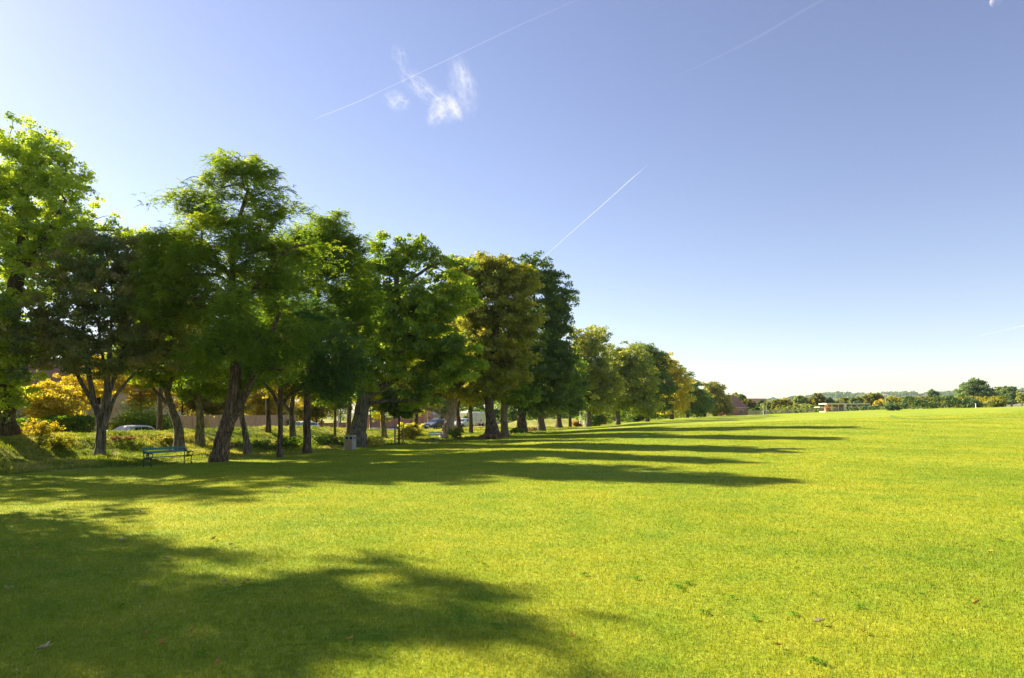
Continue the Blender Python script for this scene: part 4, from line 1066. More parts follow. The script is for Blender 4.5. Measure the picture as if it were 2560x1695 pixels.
gtree('yellow_green_tree', 720, -38, 9, 5, M['leaf_lime'], 'yellow-green tree behind the right end of the fence', 240, .6, .26, .2)
gtree('garden_tree', 850, -36, 10, 5, M['leaf_oak'], 'mid-green garden tree behind the lamp post', 240, .6, .28, .2)
gtree('garden_tree', 950, -32, 8.5, 4.5, M['leaf_oak'], 'garden tree over the brick wall', 220, .6, .28, .25)
gtree('garden_tree', 1040, -30, 7.5, 4.0, M['leaf_plane'], 'pale-leaved garden tree over the right end of the brick wall', 240, .7, .3, .35)
gtree('garden_tree', 1110, -33, 8, 4.6, M['leaf_dark'], 'dark evergreen behind the parked cars', 200, .2, .32, .12)
gtree('garden_tree', 1190, -32, 8, 4.6, M['leaf_oak'], 'green tree behind the white van', 220, .5, .32, .15)
gtree('garden_tree', 1270, -28, 8, 5, M['leaf_oak'], 'green tree behind the smooth yellow-green trunk', 240, .55, .34, .12)
gtree('garden_tree', 1340, -26, 8, 5, M['leaf_lime'], 'yellow-green tree glimpsed between the dark oak trunks', 200, .4, .34, .12)
gtree('garden_tree', 1410, -25, 9, 6, M['leaf_oak'], 'green tree behind the short dark trunk', 200, .4, .4, .1)
gtree('garden_tree', -60, -40, 10, 6, M['leaf_oak'], 'green tree beside the white house at the left edge', 240, .5, .26, .1)
gtree('garden_tree', 20, -50, 11, 6, M['leaf_oak'], 'green tree behind the white house at the left edge', 240, .5, .26, .1)
for (u, Y, h, r, lf, lab) in ((1500, 175, 9, 7, 'leaf_oak', 'green tree behind the first pale lime'), (1580, 205, 9, 8, 'leaf_plane', 'pale tree behind the second pale lime'),
                          (1660, 240, 10, 9, 'leaf_oak', 'green tree behind the orange-topped tree'), (1740, 285, 10, 10, 'leaf_dark', 'dark tree behind the end of the row')):
    gtree('garden_tree', u, 0, h, r, M[lf], lab, 160, .4, .55, .08, Y=Y)

hedge('tall_hedge', 1185, uy(-27, 1185), 1440, uy(-27, 1440), 2.6, 1.6, M['leaf_hedge'], 'tall green hedge behind the white van and the dark trunks', dens=22, ls=.24, tb=.3)
hedge('tall_hedge', 1445, 135, 1760, 255, 3.0, 2.2, M['leaf_oak'], 'green hedge running behind the pale limes to the end of the row', dens=16, ls=.3, tb=.3)
# undergrowth on the bank
for i, (u, Y, w, h, lf, lab, tb) in enumerate((
    (92, 40, 2.6, .9, 'leaf_lime', 'sunlit yellow-green bramble beside the trunk at the left edge', .8), (135, 38, 2.2, .8, 'leaf_lime', 'bright leafy plant right of the dark trunk base', .15),
    (655, 46, 3.4, .9, 'leaf_dark', 'dark bramble patch between furrowed trunk and forked trunk', .6), (600, 47, 1.6, .6, 'leaf_brown', 'brown bracken behind the thin crooked trunk', .3),
    (735, 49, 3.0, .8, 'leaf_hedge', 'green bramble at the foot of the forked pale-edged tree', .3), (815, 50, 3.4, 1.0, 'leaf_dark', 'dark bramble left of the litter bin', .5),
    (935, 50, 2.8, .9, 'leaf_plane', 'pale leafy shrub at the right foot of the oak', .8), (1030, 62, 2.6, 1.5, 'leaf_lime', 'sunlit nettle clump behind the smaller bench', .5),
    (1020, 72, 3.6, 1.3, 'leaf_plane', 'grassy pale bush below the brick wall', .7), (1142, 64, 1.9, 1.1, 'leaf_dark', 'small holly bush at the foot of the pale leaning trunk', .8),
    (1228, 59.5, 3.4, .55, 'leaf_brown', 'mound of brown leaves at the foot of the flared dark trunk', .3), (300, 43, 2.6, .3, 'leaf_brown', 'brown bracken patch behind the green bench', .6),
    (420, 46, 2.4, .6, 'leaf_lime', 'yellow-green undergrowth at the foot of the leaning trunk', .4), (1488, 118, 4.2, 3.2, 'leaf_dark', 'rounded dark holly bush at the edge of the field', .4),
    (1442, 112, 2.0, 1.1, 'leaf_rust', 'orange-brown bush left of the dark holly', .5), (1506, 132, 2.4, 2.0, 'leaf_rust', 'orange bush right of the dark holly', .8),
    (1595, 148, 5.5, 3.6, 'leaf_dark', 'dark evergreen bush under the darker lime', .3), (1330, 84, 2.0, .5, 'leaf_brown', 'dry brown tuft between the dark oak trunks', .6),
    (1290, 78, 2.4, .7, 'leaf_hedge', 'low green weeds right of the yellow-green trunk', .6), (870, 56, 2.0, .9, 'leaf_hedge', 'green weeds behind the litter bin', .4))):
    bush(['bramble', 'shrub'][h > 1.2], u, Y, w, h, M[lf], lab, n=int(40 + w * h * 14), per=34, ls=.11 if Y < 70 else .2, cat='undergrowth' if h < 1.2 else 'shrub', tb=tb, lobes=5, stem=h > 1.2 or True)

# ------------------------------------------------------------------ benches and litter bin
M['iron'] = simple('painted_iron', (.012, .035, .035), .45, .1, var=.2, scale=20)
M['slat_green'] = simple('green_painted_slats', (.05, .20, .18), .32, var=.2, scale=5, stretch=(.6, 8, 8))
M['slat_pale'] = simple('pale_blue_slats', (.20, .34, .37), .5, var=.12, scale=5, stretch=(.6, 8, 8))
def bench(u, Y, L, label, rz, slatm, simple_legs=False, name='park_bench'):
    g = ground(u, Y); root = empty(name, g, label, 'bench', None, rz)
    # local: x along the bench, -y the side one faces when sitting
    for sx in (-1, 1):
        x = sx * (L / 2 - .06); b = MB(); t = .022
        back = [(x, .22, 0), (x, .20, .2), (x, .19, .42), (x, .24, .62), (x, .30, .84)]
        front = [(x, -.33, 0), (x, -.28, .1), (x, -.24, .25), (x, -.26, .40)]
        b.tube(back, t, 6); b.tube(front, t, 6)
        b.tube([(x, .19, .40), (x, 0, .385), (x, -.26, .40)], t, 6)
        if not simple_legs:
            b.tube([(x, .24, .66), (x, .12, .665), (x, -.05, .60), (x, -.2, .64), (x, -.33, .60), (x, -.34, .5), (x, -.26, .40)], [.024, .026, .03, .032, .03, .024, .02], 8)
            # scroll work: a ring with a four-armed star under the arm rest
            ring = [(x, -.03 + .085 * math.cos(a), .50 + .085 * math.sin(a)) for a in np.linspace(0, 2 * math.pi, 13)]
            b.tube(ring, .016, 6)
            for a in (.785, 2.356, 3.927, 5.498): b.tube([(x, -.03 + .04 * math.cos(a), .50 + .04 * math.sin(a)), (x, -.03 + .15 * math.cos(a), .50 + .11 * math.sin(a))], [.03, .014], 6)
            b.tube([(x, .2, .03), (x, .1, .16), (x, -.05, .2), (x, -.2, .16), (x, -.3, .05)], .012, 6)
        e = b.build('end_frame', M['iron'], root)
    for k in range(4 if not simple_legs else 3):
        b = MB(); y = -.25 + k * .13; b.box((0, y, .425 + (.008 if k in (0,) else 0)), (L, .10, .03), bevel=.006); b.build('seat_slat', slatm, root)
    for k in range(2):
        z = .65 + k * .15; y = .19 + (z - .42) * .27
        b = MB(); b.box((0, y - .03, z), (L, .03, .105), bevel=.006); b.build('back_slat', slatm, root)
    b = MB(); b.tube([(-L / 2 + .06, 0, .36), (L / 2 - .06, 0, .36)], .012, 6); b.build('tie_rod', M['iron'], root)
    return root
FACE = ROWANG + math.pi - math.pi / 2 + math.pi / 2   # long side along the tree row, facing the field
bench(424, 32.2, 2.3, 'weathered dark green slatted bench with scrolled iron ends at the edge of the lawn', R(66), M['slat_green'])
bench(1095, 54.5, 1.6, 'smaller pale blue-green slatted bench farther along, by the pale leaning trunk', R(55), M['slat_pale'], True)

M['bin'] = simple('concrete_and_timber', (.38, .28, .18), .85, var=.2, scale=5, stretch=(5, 5, .8))
M['bin_grey'] = simple('grey_timber', (.38, .36, .33), .85, var=.12, scale=5, stretch=(5, 5, .8))
M['black'] = simple('dark_inside', (.008, .008, .008), .9, var=.1)
g = ground(877, 44.3); root = empty('litter_bin', g, 'square boarded litter bin with dark slots under the lid, in front of the oak', 'litter bin', None, R(-11))
root.scale = (.8, .8, .9)
b = MB(); w = .62; hh = 1.02
for k in range(6):
    b.box((-w / 2 + w / 12 + k * w / 6, -w / 2, .36), (w / 6 - .008, .03, .72)); b.box((-w / 2 + w / 12 + k * w / 6, w / 2, .36), (w / 6 - .008, .03, .72))
b.build('front_boards', M['bin'], root)
b = MB()
for k in range(6):
    b.box((w / 2, -w / 2 + w / 12 + k * w / 6, .36), (.03, w / 6 - .008, .72)); b.box((-w / 2, -w / 2 + w / 12 + k * w / 6, .36), (.03, w / 6 - .008, .72))
b.build('side_boards', M['bin_grey'], root)
for sx in (-1, 1):
    for sy in (-1, 1):
        b = MB(); b.box((sx * w / 2, sy * w / 2, .49), (.07, .07, .98)); b.build('corner_post', M['bin_grey'], root)
b = MB(); b.box((0, 0, 1.0), (w + .1, w + .1, .06), bevel=.012); b.build('lid', M['bin_grey'], root)
b = MB(); b.box((0, 0, .84), (w - .06, w - .06, .22)); b.build('liner', M['black'], root)
for (cx, cy, dx, dy) in ((0, -w / 2, w, .03), (w / 2, 0, .03, w)):
    b = MB(); b.box((cx, cy, .945), (dx, dy, .05)); b.box((cx, cy, .735), (dx, dy, .03)); b.box((cx, cy, .84), (.12 if dx > .1 else .03, .12 if dy > .1 else .03, .18)); b.build('slot_frame', M['bin_grey'], root)

# stakes and wire guard round the sapling
g = ground(998, 53); root = empty('tree_guard', g, 'wire guard between two timber stakes round the dark sapling', 'tree guard')
for k in (-1, 1):
    b = MB(); b.tube([(k * .34, 0, -.05), (k * .34, 0, 1.7)], [.045, .04], 8); b.build('stake', M['wood_grey'], root)
b = MB()
for k in range(10):
    a = k * .628; b.tube([(.3 * math.cos(a), .3 * math.sin(a), 0), (.28 * math.cos(a), .28 * math.sin(a), 1.2)], .008, 4)
for z in (.1, .4, .7, 1.0, 1.2):
    b.tube([(.295 * math.cos(a), .295 * math.sin(a), z) for a in np.linspace(0, 6.283, 13)], .008, 4)
b.build('wire_mesh', M['dark_metal'], root)

# ------------------------------------------------------------------ the far side of the field
house(1843, 232, 9, 8, 2.6, 7.0, 'house with a steep brown-red hipped roof beside the lone oak', M['brick'], M['tile'], [(-2, 1.4, 1.5, 1.1, 2), (2, 1.4, 1.5, 1.1, 2)], hip=.3, rz=R(20), chim=False)
house(1890, 330, 14, 8, 4.0, 7.4, 'pinkish distant house roof behind the goal posts', M['render_white'], M['tile'], [(-3, 2, 1.8, 1.2, 2), (3, 2, 1.8, 1.2, 2)], rz=R(5), chim=False)
g = ground(1914, 205)
root = empty('goal_posts', g, 'white football goal posts standing near the far edge of the field', 'goal', None, R(62))
b = MB(); b.tube([(-3.66, 0, -.1), (-3.66, 0, 2.44)], .075, 10); b.build('post', M['white_paint'], root)
b = MB(); b.tube([(3.66, 0, -.1), (3.66, 0, 2.44)], .075, 10); b.build('post', M['white_paint'], root)
b = MB(); b.tube([(-3.66, 0, 2.44), (3.66, 0, 2.44)], .06, 10); b.build('crossbar', M['white_paint'], root)
g = ground(2443, 118); root = empty('marker_post', g, 'short white marker post on the right of the field', 'post')
b = MB(); b.box((0, 0, .35), (.12, .12, .8), bevel=.02); b.build('shaft', M['white_paint'], root)
b = MB(); b.box((0, 0, .79), (.16, .16, .07), bevel=.02); b.build('cap', M['white_paint'], root)

# pavilion
M['cream'] = simple('cream_roofing', (.72, .66, .50), .7, var=.06, scale=1)
P = at(2134, 1035, 190); gz = float(zt(P.x, P.y)); rt = at(2125, 1008, 190).z - gz
root = empty('pavilion', (P.x, P.y, gz), 'long low pavilion with a cream flat roof and white columns across the field', 'pavilion', None, R(-6))
root.scale = (.68, .7, 1)
b = MB(); b.box((-4, 3.5, (rt - 2.2) / 2 - .2), (14, 7, rt - 2.2 + .4)); b.build('lower_storey', M['render_white'], root)
b = MB(); b.box((-3.5, 4.4, rt - 1.3), (11, 4.2, 1.8)); b.build('upper_storey', M['brick'], root)
b = MB(); b.box((-2.6, 2.6, rt - .17), (17, 9, .34), bevel=.05); b.build('roof', M['cream'], root)
for k in range(6):
    b = MB(); b.box((-8.5 + k * 2.5, -.6, rt - 1.25), (.22, .22, 1.85)); b.build('column', M['white_paint'], root)
b = MB()
for z in (.35, .7, 1.0): b.box((-2.4, -.75, rt - 2.2 + z), (13.4, .05, .06))
for k in range(14): b.box((-9 + k, -.75, rt - 1.7), (.05, .05, 1.0))
b.build('railing', M['white_paint'], root)
b = MB(); b.box((8.6, 3, rt - 1.0), (8.2, 7, .3), bevel=.04); b.build('wing_roof', M['cream'], root)
b = MB(); b.box((8.6, 3.2, (rt - 1.15) / 2), (7.4, 6, rt - 1.2)); b.build('wing_wall', M['render_white'], root)
b = MB(); b.box((-10.2, 3, rt - 1.1), (6, 6, .25), bevel=.04); b.build('left_roof', M['cream'], root)
for x in (-4.6, -1.4, 1.8):
    b = MB(); b.box((x, 2.28, rt - 1.35), (1.6, .06, 1.1)); f_ = b.build('window', M['white_paint'], root)
    b = MB(); b.box((x, 2.24, rt - 1.35), (1.4, .04, .9)); b.build('pane', M['glass'], f_)
b = MB(); b.box((-3.6, -1.2, .9), (1.0, .7, 1.8)); b.build('white_box', M['white_paint'], root)
# concrete panel fence in front of the far gardens
def far_fence(u0, Y0, u1, Y1, h, label, mat):
    a = ground(u0, Y0); c = ground(u1, Y1); d = c - a; L = d.xy.length; rz = math.atan2(d.y, d.x)
    root = empty('panel_fence', a, label, 'fence', None, rz); n = int(L / 2.4)
    for i in range(n + 1):
        q = a + d * (i / n); z = float(zt(q.x, q.y)) - a.z
        b = MB(); b.box((i * L / n, 0, z + h / 2), (.14, .16, h + .15)); b.build('post', M['kerb'], root)
        if i < n:
            b = MB()
            for k in range(4): b.box((i * L / n + L / n / 2, .0 + .004 * (k % 2), z + (k + .5) * h / 4), (L / n - .15, .05, h / 4 - .012))
            b.build('panel', mat, root)
far_fence(1870, 226, 2112, 212, 1.5, 'weathered grey panel fence along the far edge of the field', M['wood_grey'])

def ftree(u, v, ru, rv, Y, leaf, label, ncl=110, tb=.5, ls=.6, name='distant_tree', sub=3, per=34, cat='tree'):
    """u, v: centre of the crown in the photograph"""
    rg = np.random.default_rng(int(u * 13 + v))
    ru *= 1.15; rv *= 1.1; ncl = int(ncl * 1.4)
    lob = [(u, v, ru * .72, rv * .8)]
    for k in range(sub + 2):
        a = rg.uniform(0, 6.28)
        lob.append((u + math.cos(a) * ru * .5, v + math.sin(a) * rv * .45, ru * rg.uniform(.35, .55), rv * rg.uniform(.35, .5), rg.uniform(-.3, .3) * ru * Y / F, .8))
    g = ground(u, Y); vg = 1030 - (g.z - EYE) * F / Y
    return tree(name, u, Y, [[(u, 'g', ru * .16), (u, min(vg - 1, v + rv * .6), ru * .12), (u, v - rv * .3, ru * .05)]], lob, leaf, M['bark_dark'], label, ncl=ncl, per=per, ls=ls,
                rc=max(ru, rv) * Y / F * .17, tb=tb, twigs=2, flare=1.4, shell=.4, sides=7, limbs=ncl > 140, group='distant trees beyond the field', cat=cat)
FT = [
 (1838, 1000, 22, 19, 262, 'leaf_far', 'rounded grey-green tree above the steep red roof', .4), (1870, 1014, 22, 16, 240, 'leaf_lime', 'sunlit yellowish tree right of the red roof', .1),
 (1852, 1022, 14, 14, 250, 'leaf_olive', 'brownish tree touching the red roof', .3), (1890, 1028, 18, 9, 228, 'leaf_hedge', 'bright low bush left of the goal posts', .4),
 (1905, 1010, 12, 9, 300, 'leaf_far_dark', 'small dark tree above the goal posts', .3), (1925, 1016, 20, 14, 250, 'leaf_far', 'green tree right of the goal posts', .7),
 (1945, 1013, 18, 16, 244, 'leaf_lime', 'vivid green tree behind the panel fence', .0), (1965, 1010, 18, 14, 262, 'leaf_olive', 'bronze-topped tree behind the panel fence', .6),
 (1962, 1022, 26, 12, 232, 'leaf_olive', 'broad yellowish tree at the middle of the panel fence', .2), (1998, 1003, 13, 18, 255, 'leaf_far', 'pointed grey-green tree over the panel fence', .5),
 (2016, 1010, 16, 16, 262, 'leaf_olive', 'brown tree right of the pointed one', .4), (2005, 1022, 26, 12, 235, 'leaf_far', 'wide pale tree low behind the panel fence', .9),
 (2046, 998, 16, 16, 250, 'leaf_lime', 'bright green round tree left of the pavilion roof', .2), (2068, 1003, 16, 10, 270, 'leaf_far_dark', 'dark round tree behind the pavilion roof, left part', .2),
 (2030, 1024, 22, 12, 226, 'leaf_hedge', 'yellow-green shrub left of the pavilion', .5), (2055, 1026, 14, 10, 222, 'leaf_far_dark', 'dark shrub against the pavilion wall', .5),
 (2085, 1022, 16, 9, 206, 'leaf_hedge', 'green shrub in front of the pavilion', .3), (2148, 1003, 26, 10, 290, 'leaf_far', 'green tree over the pavilion wing', .5),
 (2118, 1001, 16, 7, 310, 'leaf_olive', 'pale tree line over the pavilion roof, right part', .2), (2186, 997, 22, 17, 285, 'leaf_olive', 'ochre-green round tree right of the pavilion roof', .4),
 (2200, 1010, 14, 12, 255, 'leaf_olive', 'rust-coloured tree at the right end of the pavilion wing', .95), (2231, 1004, 18, 16, 240, 'leaf_far', 'pale tree on a visible stem, right of the pavilion', .7),
 (2256, 1006, 20, 13, 270, 'leaf_olive', 'olive tree behind the pale-stemmed one', .2), (2285, 1004, 22, 12, 285, 'leaf_far', 'grey-green tree above the left end of the yellow hedge', .5),
 (2332, 990, 14, 18, 270, 'leaf_far_dark', 'tall narrow dark tree above the yellow hedge', .8), (2330, 1004, 22, 10, 262, 'leaf_far', 'low tree below the narrow dark one', .3),
 (2366, 1000, 20, 13, 280, 'leaf_olive', 'brownish tree left of the biggest tree', .2), (2385, 1006, 20, 12, 262, 'leaf_far', 'green tree touching the biggest tree', .6),
 (2310, 1008, 18, 8, 250, 'leaf_far_dark', 'dark shrub-like tree at the middle of the yellow hedge', .5),
 (2500, 985, 16, 20, 250, 'leaf_far', 'first of the slim trees right of the biggest tree', .6), (2516, 982, 10, 18, 240, 'leaf_far_dark', 'second of the slim trees right of the biggest tree', .8),
 (2532, 984, 12, 20, 236, 'leaf_far_dark', 'third of the slim trees right of the biggest tree, bluish', .5), (2556, 990, 14, 18, 230, 'leaf_far', 'slim tree cut by the right edge', .7), (2590, 990, 22, 20, 236, 'leaf_far', 'tree just outside the right edge', .5),
 (2478, 1002, 16, 14, 225, 'leaf_far', 'lower tree filling the gap right of the biggest tree', .5),
]
for (u, v, ru, rv, Y, lf, lab, tb) in FT:
    ftree(u, v, ru, rv, Y, M[lf], lab, tb=tb, ls=.62 if Y < 260 else .75)
for (u, v, ru, rv, Y) in ((1935, 1012, 26, 9, 330), (1990, 1012, 28, 9, 340), (2040, 1011, 30, 10, 345), (2100, 1005, 28, 8, 350), (2165, 1005, 30, 8, 340), (2215, 1006, 26, 9, 335), (2265, 1003, 30, 9, 345), (2310, 1001, 30, 10, 340), (2350, 1002, 28, 10, 345), (2395, 1002, 28, 10, 335), (2480, 1000, 26, 10, 345), (2530, 1000, 28, 10, 340), (1880, 1016, 22, 9, 335), (1962, 1016, 24, 9, 320)):
    t_ = ftree(u, v, ru, rv, Y, M['leaf_far'], 'low rounded tree in the unbroken green belt before the wooded ridge', tb=.35, ls=.8, ncl=120)
    t_['group'] = 'trees of the green belt before the ridge'
M['lip_dark'] = simple('bank_lip_dark_green', (.16, .27, .02), .9, var=.25, scale=2)  # darker green that paints the bank lip's dark line
ftree(2442, 984, 40, 36, 205, M['leaf_far_dark'], 'biggest broad tree on the right horizon', 620, .75, .55, 'oak_tree', 9)
hedge('yellow_hedge', 2235, 185, 2450, 165, 2.6, 1.5, M['leaf_lime'], 'long yellow-green hedge in full sun below the far trees', dens=20, ls=.35, tb=.3)
hedge('yellow_hedge', 2440, 170, 2505, 150, 2.2, 2.0, M['leaf_lime'], 'short yellowing hedge at the right end, beyond the marker post', dens=16, ls=.35, tb=.6)
hedge('dark_hedge', 2268, 150, 2440, 140, 1.9, 1.6, M['leaf_far_dark'], 'dark ragged hedge in front of the yellow one', dens=20, ls=.32, tb=.6, rag=.25)
hedge('dark_hedge', 2120, 185, 2236, 172, .7, 1.2, M['leaf_far_dark'], 'dark low hedge in front of the pavilion wing', dens=20, ls=.32, tb=.5, rag=.3)
hedge('scrub_hedge', 1905, 218, 2060, 205, 1.4, 1.6, M['leaf_far'], 'patchy scrub along the panel fence', dens=8, ls=.35, tb=.6, rag=.5)
bush('bush', 2235, 138, 5.0, 1.6, M['leaf_far_dark'], 'solitary dark bush on the field edge, below the pale-stemmed tree', n=90, ls=.25, tb=.5)
bush('bush', 2266, 160, 1.6, 3.2, M['leaf_far_dark'], 'narrow upright bush at the left end of the dark hedge', n=50, ls=.3, tb=.6)
bush('bush', 2440, 142, 5.5, 2.2, M['leaf_far_dark'], 'dark bush at the right end of the ragged hedge', n=80, ls=.3, tb=.6)
bush('bush', 2492, 146, 4.2, 2.4, M['leaf_olive'], 'last bush at the right end of the far hedges', n=70, ls=.3, tb=.2)
M['pale_field'] = simple('stubble_field', (.40, .33, .18), .9, var=.12, scale=.05)

# wooded ridge on the horizon
hm, nt, out = newmat('hill_cover')
tc = N(nt, 'ShaderNodeTexCoord'); n1 = noise(nt, .006, 5, tc.outputs['Object'], .6); n2 = noise(nt, .05, 4, tc.outputs['Object'])
r = ramp(nt, n1.outputs['Fac'], [(.42, (.03, .05, .025)), (.52, (.07, .09, .035)), (.6, (.22, .19, .09))])
p = N(nt, 'ShaderNodeBsdfPrincipled'); nt.links.new(r.outputs[0], p.inputs['Base Color']); p.inputs['Roughness'].default_value = .95
nt.links.new(p.outputs[0], out.inputs[0])
RU = [1500, 1780, 1860, 1890, 1960, 2040, 2070, 2160, 2240, 2300, 2360, 2420, 2500, 2560, 2800, 3600]
RV = [1034, 1030, 1014, 1005, 1000, 992, 986, 989, 986, 988, 984, 986, 984, 979, 984, 1000]
us = np.linspace(1500, 3600, 180); ts = np.linspace(0, 1, 24)
V = []
def hz(u, t):
    Y = 1300 + 1500 * t
    top = np.interp(u, RU, RV) + 1.2 * math.sin(u * .11) + .8 * math.sin(u * .23 + 1)
    zr = EYE + (1030 - top) / F * 2300
    prof = (math.sin(math.pi * min(1, t / .66) / 2) ** 1.5) if t < .66 else 1 - (t - .66) * .5
    return Y, -3 + (zr + 3) * prof
for t in ts:
    for u in us:
        Y, z = hz(u, t); V.append(((u - 1280) / F * Y, Y, z))
nu = len(us); Fc = [(a * nu + c, a * nu + c + 1, (a + 1) * nu + c + 1, (a + 1) * nu + c) for a in range(len(ts) - 1) for c in range(nu - 1)]
me = npmesh('hills', V, Fc, hm, smooth=True); tag(link('hills', me), kind='structure')
rng = np.random.default_rng(77)
n = 5200; uu = rng.uniform(1560, 3000, n); tt = rng.random(n) ** .8 * .72
wood = (np.sin(uu * .021 + tt * 5) + np.sin(uu * .047 - tt * 9 + 1) > -.15) | (tt > .60) | (tt < .05)
uu, tt = uu[wood], tt[wood]
P = np.array([((u - 1280) / F * hz(u, t)[0], hz(u, t)[0], hz(u, t)[1] + 3.0) for u, t in zip(uu, tt)])
Vv, Fc, T = leaf_arrays(rng, P, rng.uniform(4, 9, len(P)), 16, 4.2, .7, np.clip(rng.normal(.4, .2, len(P)), 0, 1), .8, .6)
tag(link('distant_woods', npmesh('distant_woods', Vv, Fc, M['leaf_far_dark'], T)), 'blue-green woods covering the far ridge', 'woods', kind='stuff')

# ------------------------------------------------------------------ fallen leaves, twigs and weeds on the lawn
M['dry_leaf'] = simple('dry_orange_leaf', (.50, .32, .07), .95, var=.25, scale=20, spec=.05)
M['dry_pale'] = simple('dry_pale_leaf', (.50, .40, .22), .95, var=.2, scale=20)
def lawn_pt(u, v):
    d = ray(u, v); k = 4.0
    for _ in range(60):
        x, y = d.x * k, d.y * k; z = EYE + d.z * k; g = float(zt(x, y))
        if z - g < .002: break
        k += (z - g) / max(.05, -d.z + .02) * .6
    return Vector((x, y, g))
b = MB(); V = []
tp = [(2229, 1038), (2233, 1042), (2245, 1045), (2275, 1047), (2330, 1048), (2420, 1047), (2500, 1045), (2620, 1043)]
tq = [lawn_pt(*q) for q in tp]
for k, q in enumerate(tq):
    d_ = (tq[min(k + 1, len(tq) - 1)] - tq[max(k - 1, 0)]).normalized(); nn_ = Vector((-d_.y, d_.x, 0)) * (.32 if k else .1)
    for e_ in (-1, 1): p_ = q + nn_ * e_; V.append((p_.x, p_.y, float(zt(p_.x, p_.y)) + .03))
b.add(V, [(2 * k, 2 * k + 1, 2 * k + 3, 2 * k + 2) for k in range(len(tq) - 1)]); tag(b.build('bank_lip_line', M['lip_dark']), kind='structure')  # flat strip; dark line of a low bank lip put into its colour
def leaf_mesh(sz, seed, mat):
    rg = random.Random(seed); b = MB()
    pts = []
    for k in range(11):
        a = k / 11 * 6.283; r_ = sz * (.5 + .22 * math.cos(5 * a + .3) + rg.uniform(-.06, .06)); pts.append((r_ * math.cos(a) * 1.2, r_ * math.sin(a) * .8, .02 + .35 * abs(r_ * math.sin(a)) + rg.uniform(0, .006)))
    V = [(0, 0, .012)] + pts + [(0, 0, .009)] + [(x, y, z - .003) for x, y, z in pts]; n_ = 11
    Fc = [(0, 1 + k, 1 + (k + 1) % n_) for k in range(n_)] + [(n_ + 1, n_ + 2 + (k + 1) % n_, n_ + 2 + k) for k in range(n_)] + [(1 + k, n_ + 2 + k, n_ + 2 + (k + 1) % n_, 1 + (k + 1) % n_) for k in range(n_)]
    b.add(V, Fc, True); me = bpy.data.meshes.new('fallen_leaf'); me.from_pydata(b.V, [], b.Fc); me.materials.append(mat); me.update(); return me
lm1, lm2, lm3 = leaf_mesh(.055, 1, M['dry_leaf']), leaf_mesh(.075, 2, M['dry_pale']), leaf_mesh(.045, 3, M['dry_leaf'])
rg = random.Random(3)
for i, (u, v, k) in enumerate(((362, 1592, 0), (112, 1630, 1), (415, 1402, 1), (620, 1458, 0), (608, 1466, 2), (558, 1461, 1), (360, 1475, 1), (535, 1352, 0), (578, 1367, 2), (305, 1354, 1), (90, 1377, 0),
        (282, 1379, 2), (410, 1615, 2), (484, 1582, 0), (545, 1666, 2), (875, 1608, 0), (18, 1480, 1), (185, 1334, 0), (1430, 1596, 0), (2160, 1588, 0), (2445, 1515, 2), (2495, 1352, 0), (2065, 1357, 2), (2480, 1386, 2), (1945, 1622, 2), (2050, 1563, 1), (350, 1283, 1), (60, 1390, 2))):
    o = link('fallen_leaf', (lm1, lm2, lm3)[k]); o.location = lawn_pt(u, v) + Vector((0, 0, .018)); o.rotation_euler = (rg.uniform(-.4, .4), rg.uniform(-.4, .4), rg.uniform(0, 6))
    s_ = rg.uniform(.9, 1.4); o.scale = (s_, s_, s_)
    tag(o, ('small orange fallen leaf lying on the lawn', 'pale beige fallen leaf lying on the lawn', 'tiny rust-coloured fallen leaf lying on the lawn')[k], 'fallen leaf', ('orange fallen leaves', 'pale fallen leaves', 'tiny rust fallen leaves')[k])
def rosette(seed, sz, n=9):
    rg = random.Random(seed); V = []; Fc = []
    for k in range(n):
        a = k / n * 6.283 + rg.uniform(-.5, .5); L = sz * rg.uniform(.25, .75); w = L * .17
        for q, (t, ww, z) in enumerate(((0.05, .3, .02), (.45, 1, .045), (.8, .8, .035), (1.05, .08, .015))):
            for sg in (-1, 1): V.append((math.cos(a) * L * t - math.sin(a) * w * ww * sg, math.sin(a) * L * t + math.cos(a) * w * ww * sg, z + .012 * rg.random()))
        o_ = len(V) - 8
        for q in range(3): Fc.append((o_ + 2 * q, o_ + 2 * q + 1, o_ + 2 * q + 3, o_ + 2 * q + 2))
    me = bpy.data.meshes.new('weed'); me.from_pydata(V, [], Fc); me.materials.append(M['weed']); me.update(); return me
M['weed'] = leafmat('weed_leaves', (.06, .12, .012), (.06, .12, .012), (.06, .12, .012), .3, (1.2, 1.2, .5), .0)
wm = [rosette(k, .085 + .02 * k, 8 + k) for k in range(4)]
for i, (u, v) in enumerate(((2035, 1490), (2052, 1495), (1695, 1470), (1720, 1462), (1755, 1475), (1705, 1478), (2150, 1522), (2170, 1420), (2185, 1423), (2130, 1487), (1740, 1628), (2040, 1658), (2060, 1665), (2075, 1672),
        (1985, 1540), (1760, 1535), (1690, 1540), (1830, 1497), (1890, 1552), (1955, 1560), (1965, 1390), (2240, 1352), (1605, 1495), (1590, 1450), (880, 1575), (600, 1560), (505, 1640), (300, 1520), (1330, 1505), (1210, 1415), (1460, 1440), (1530, 1500), (2300, 1490), (2330, 1470), (1480, 1395), (1240, 1570))):
    if i % 3 == 1: continue
    o = link('weed', wm[i % 4]); o.scale = (.8, .8, .8); o.location = lawn_pt(u, v); o.rotation_euler = (0, 0, i * 1.7)
    tag(o, 'small dark green weed rosette flat in the lawn', 'weed', 'weed rosettes in the lawn')
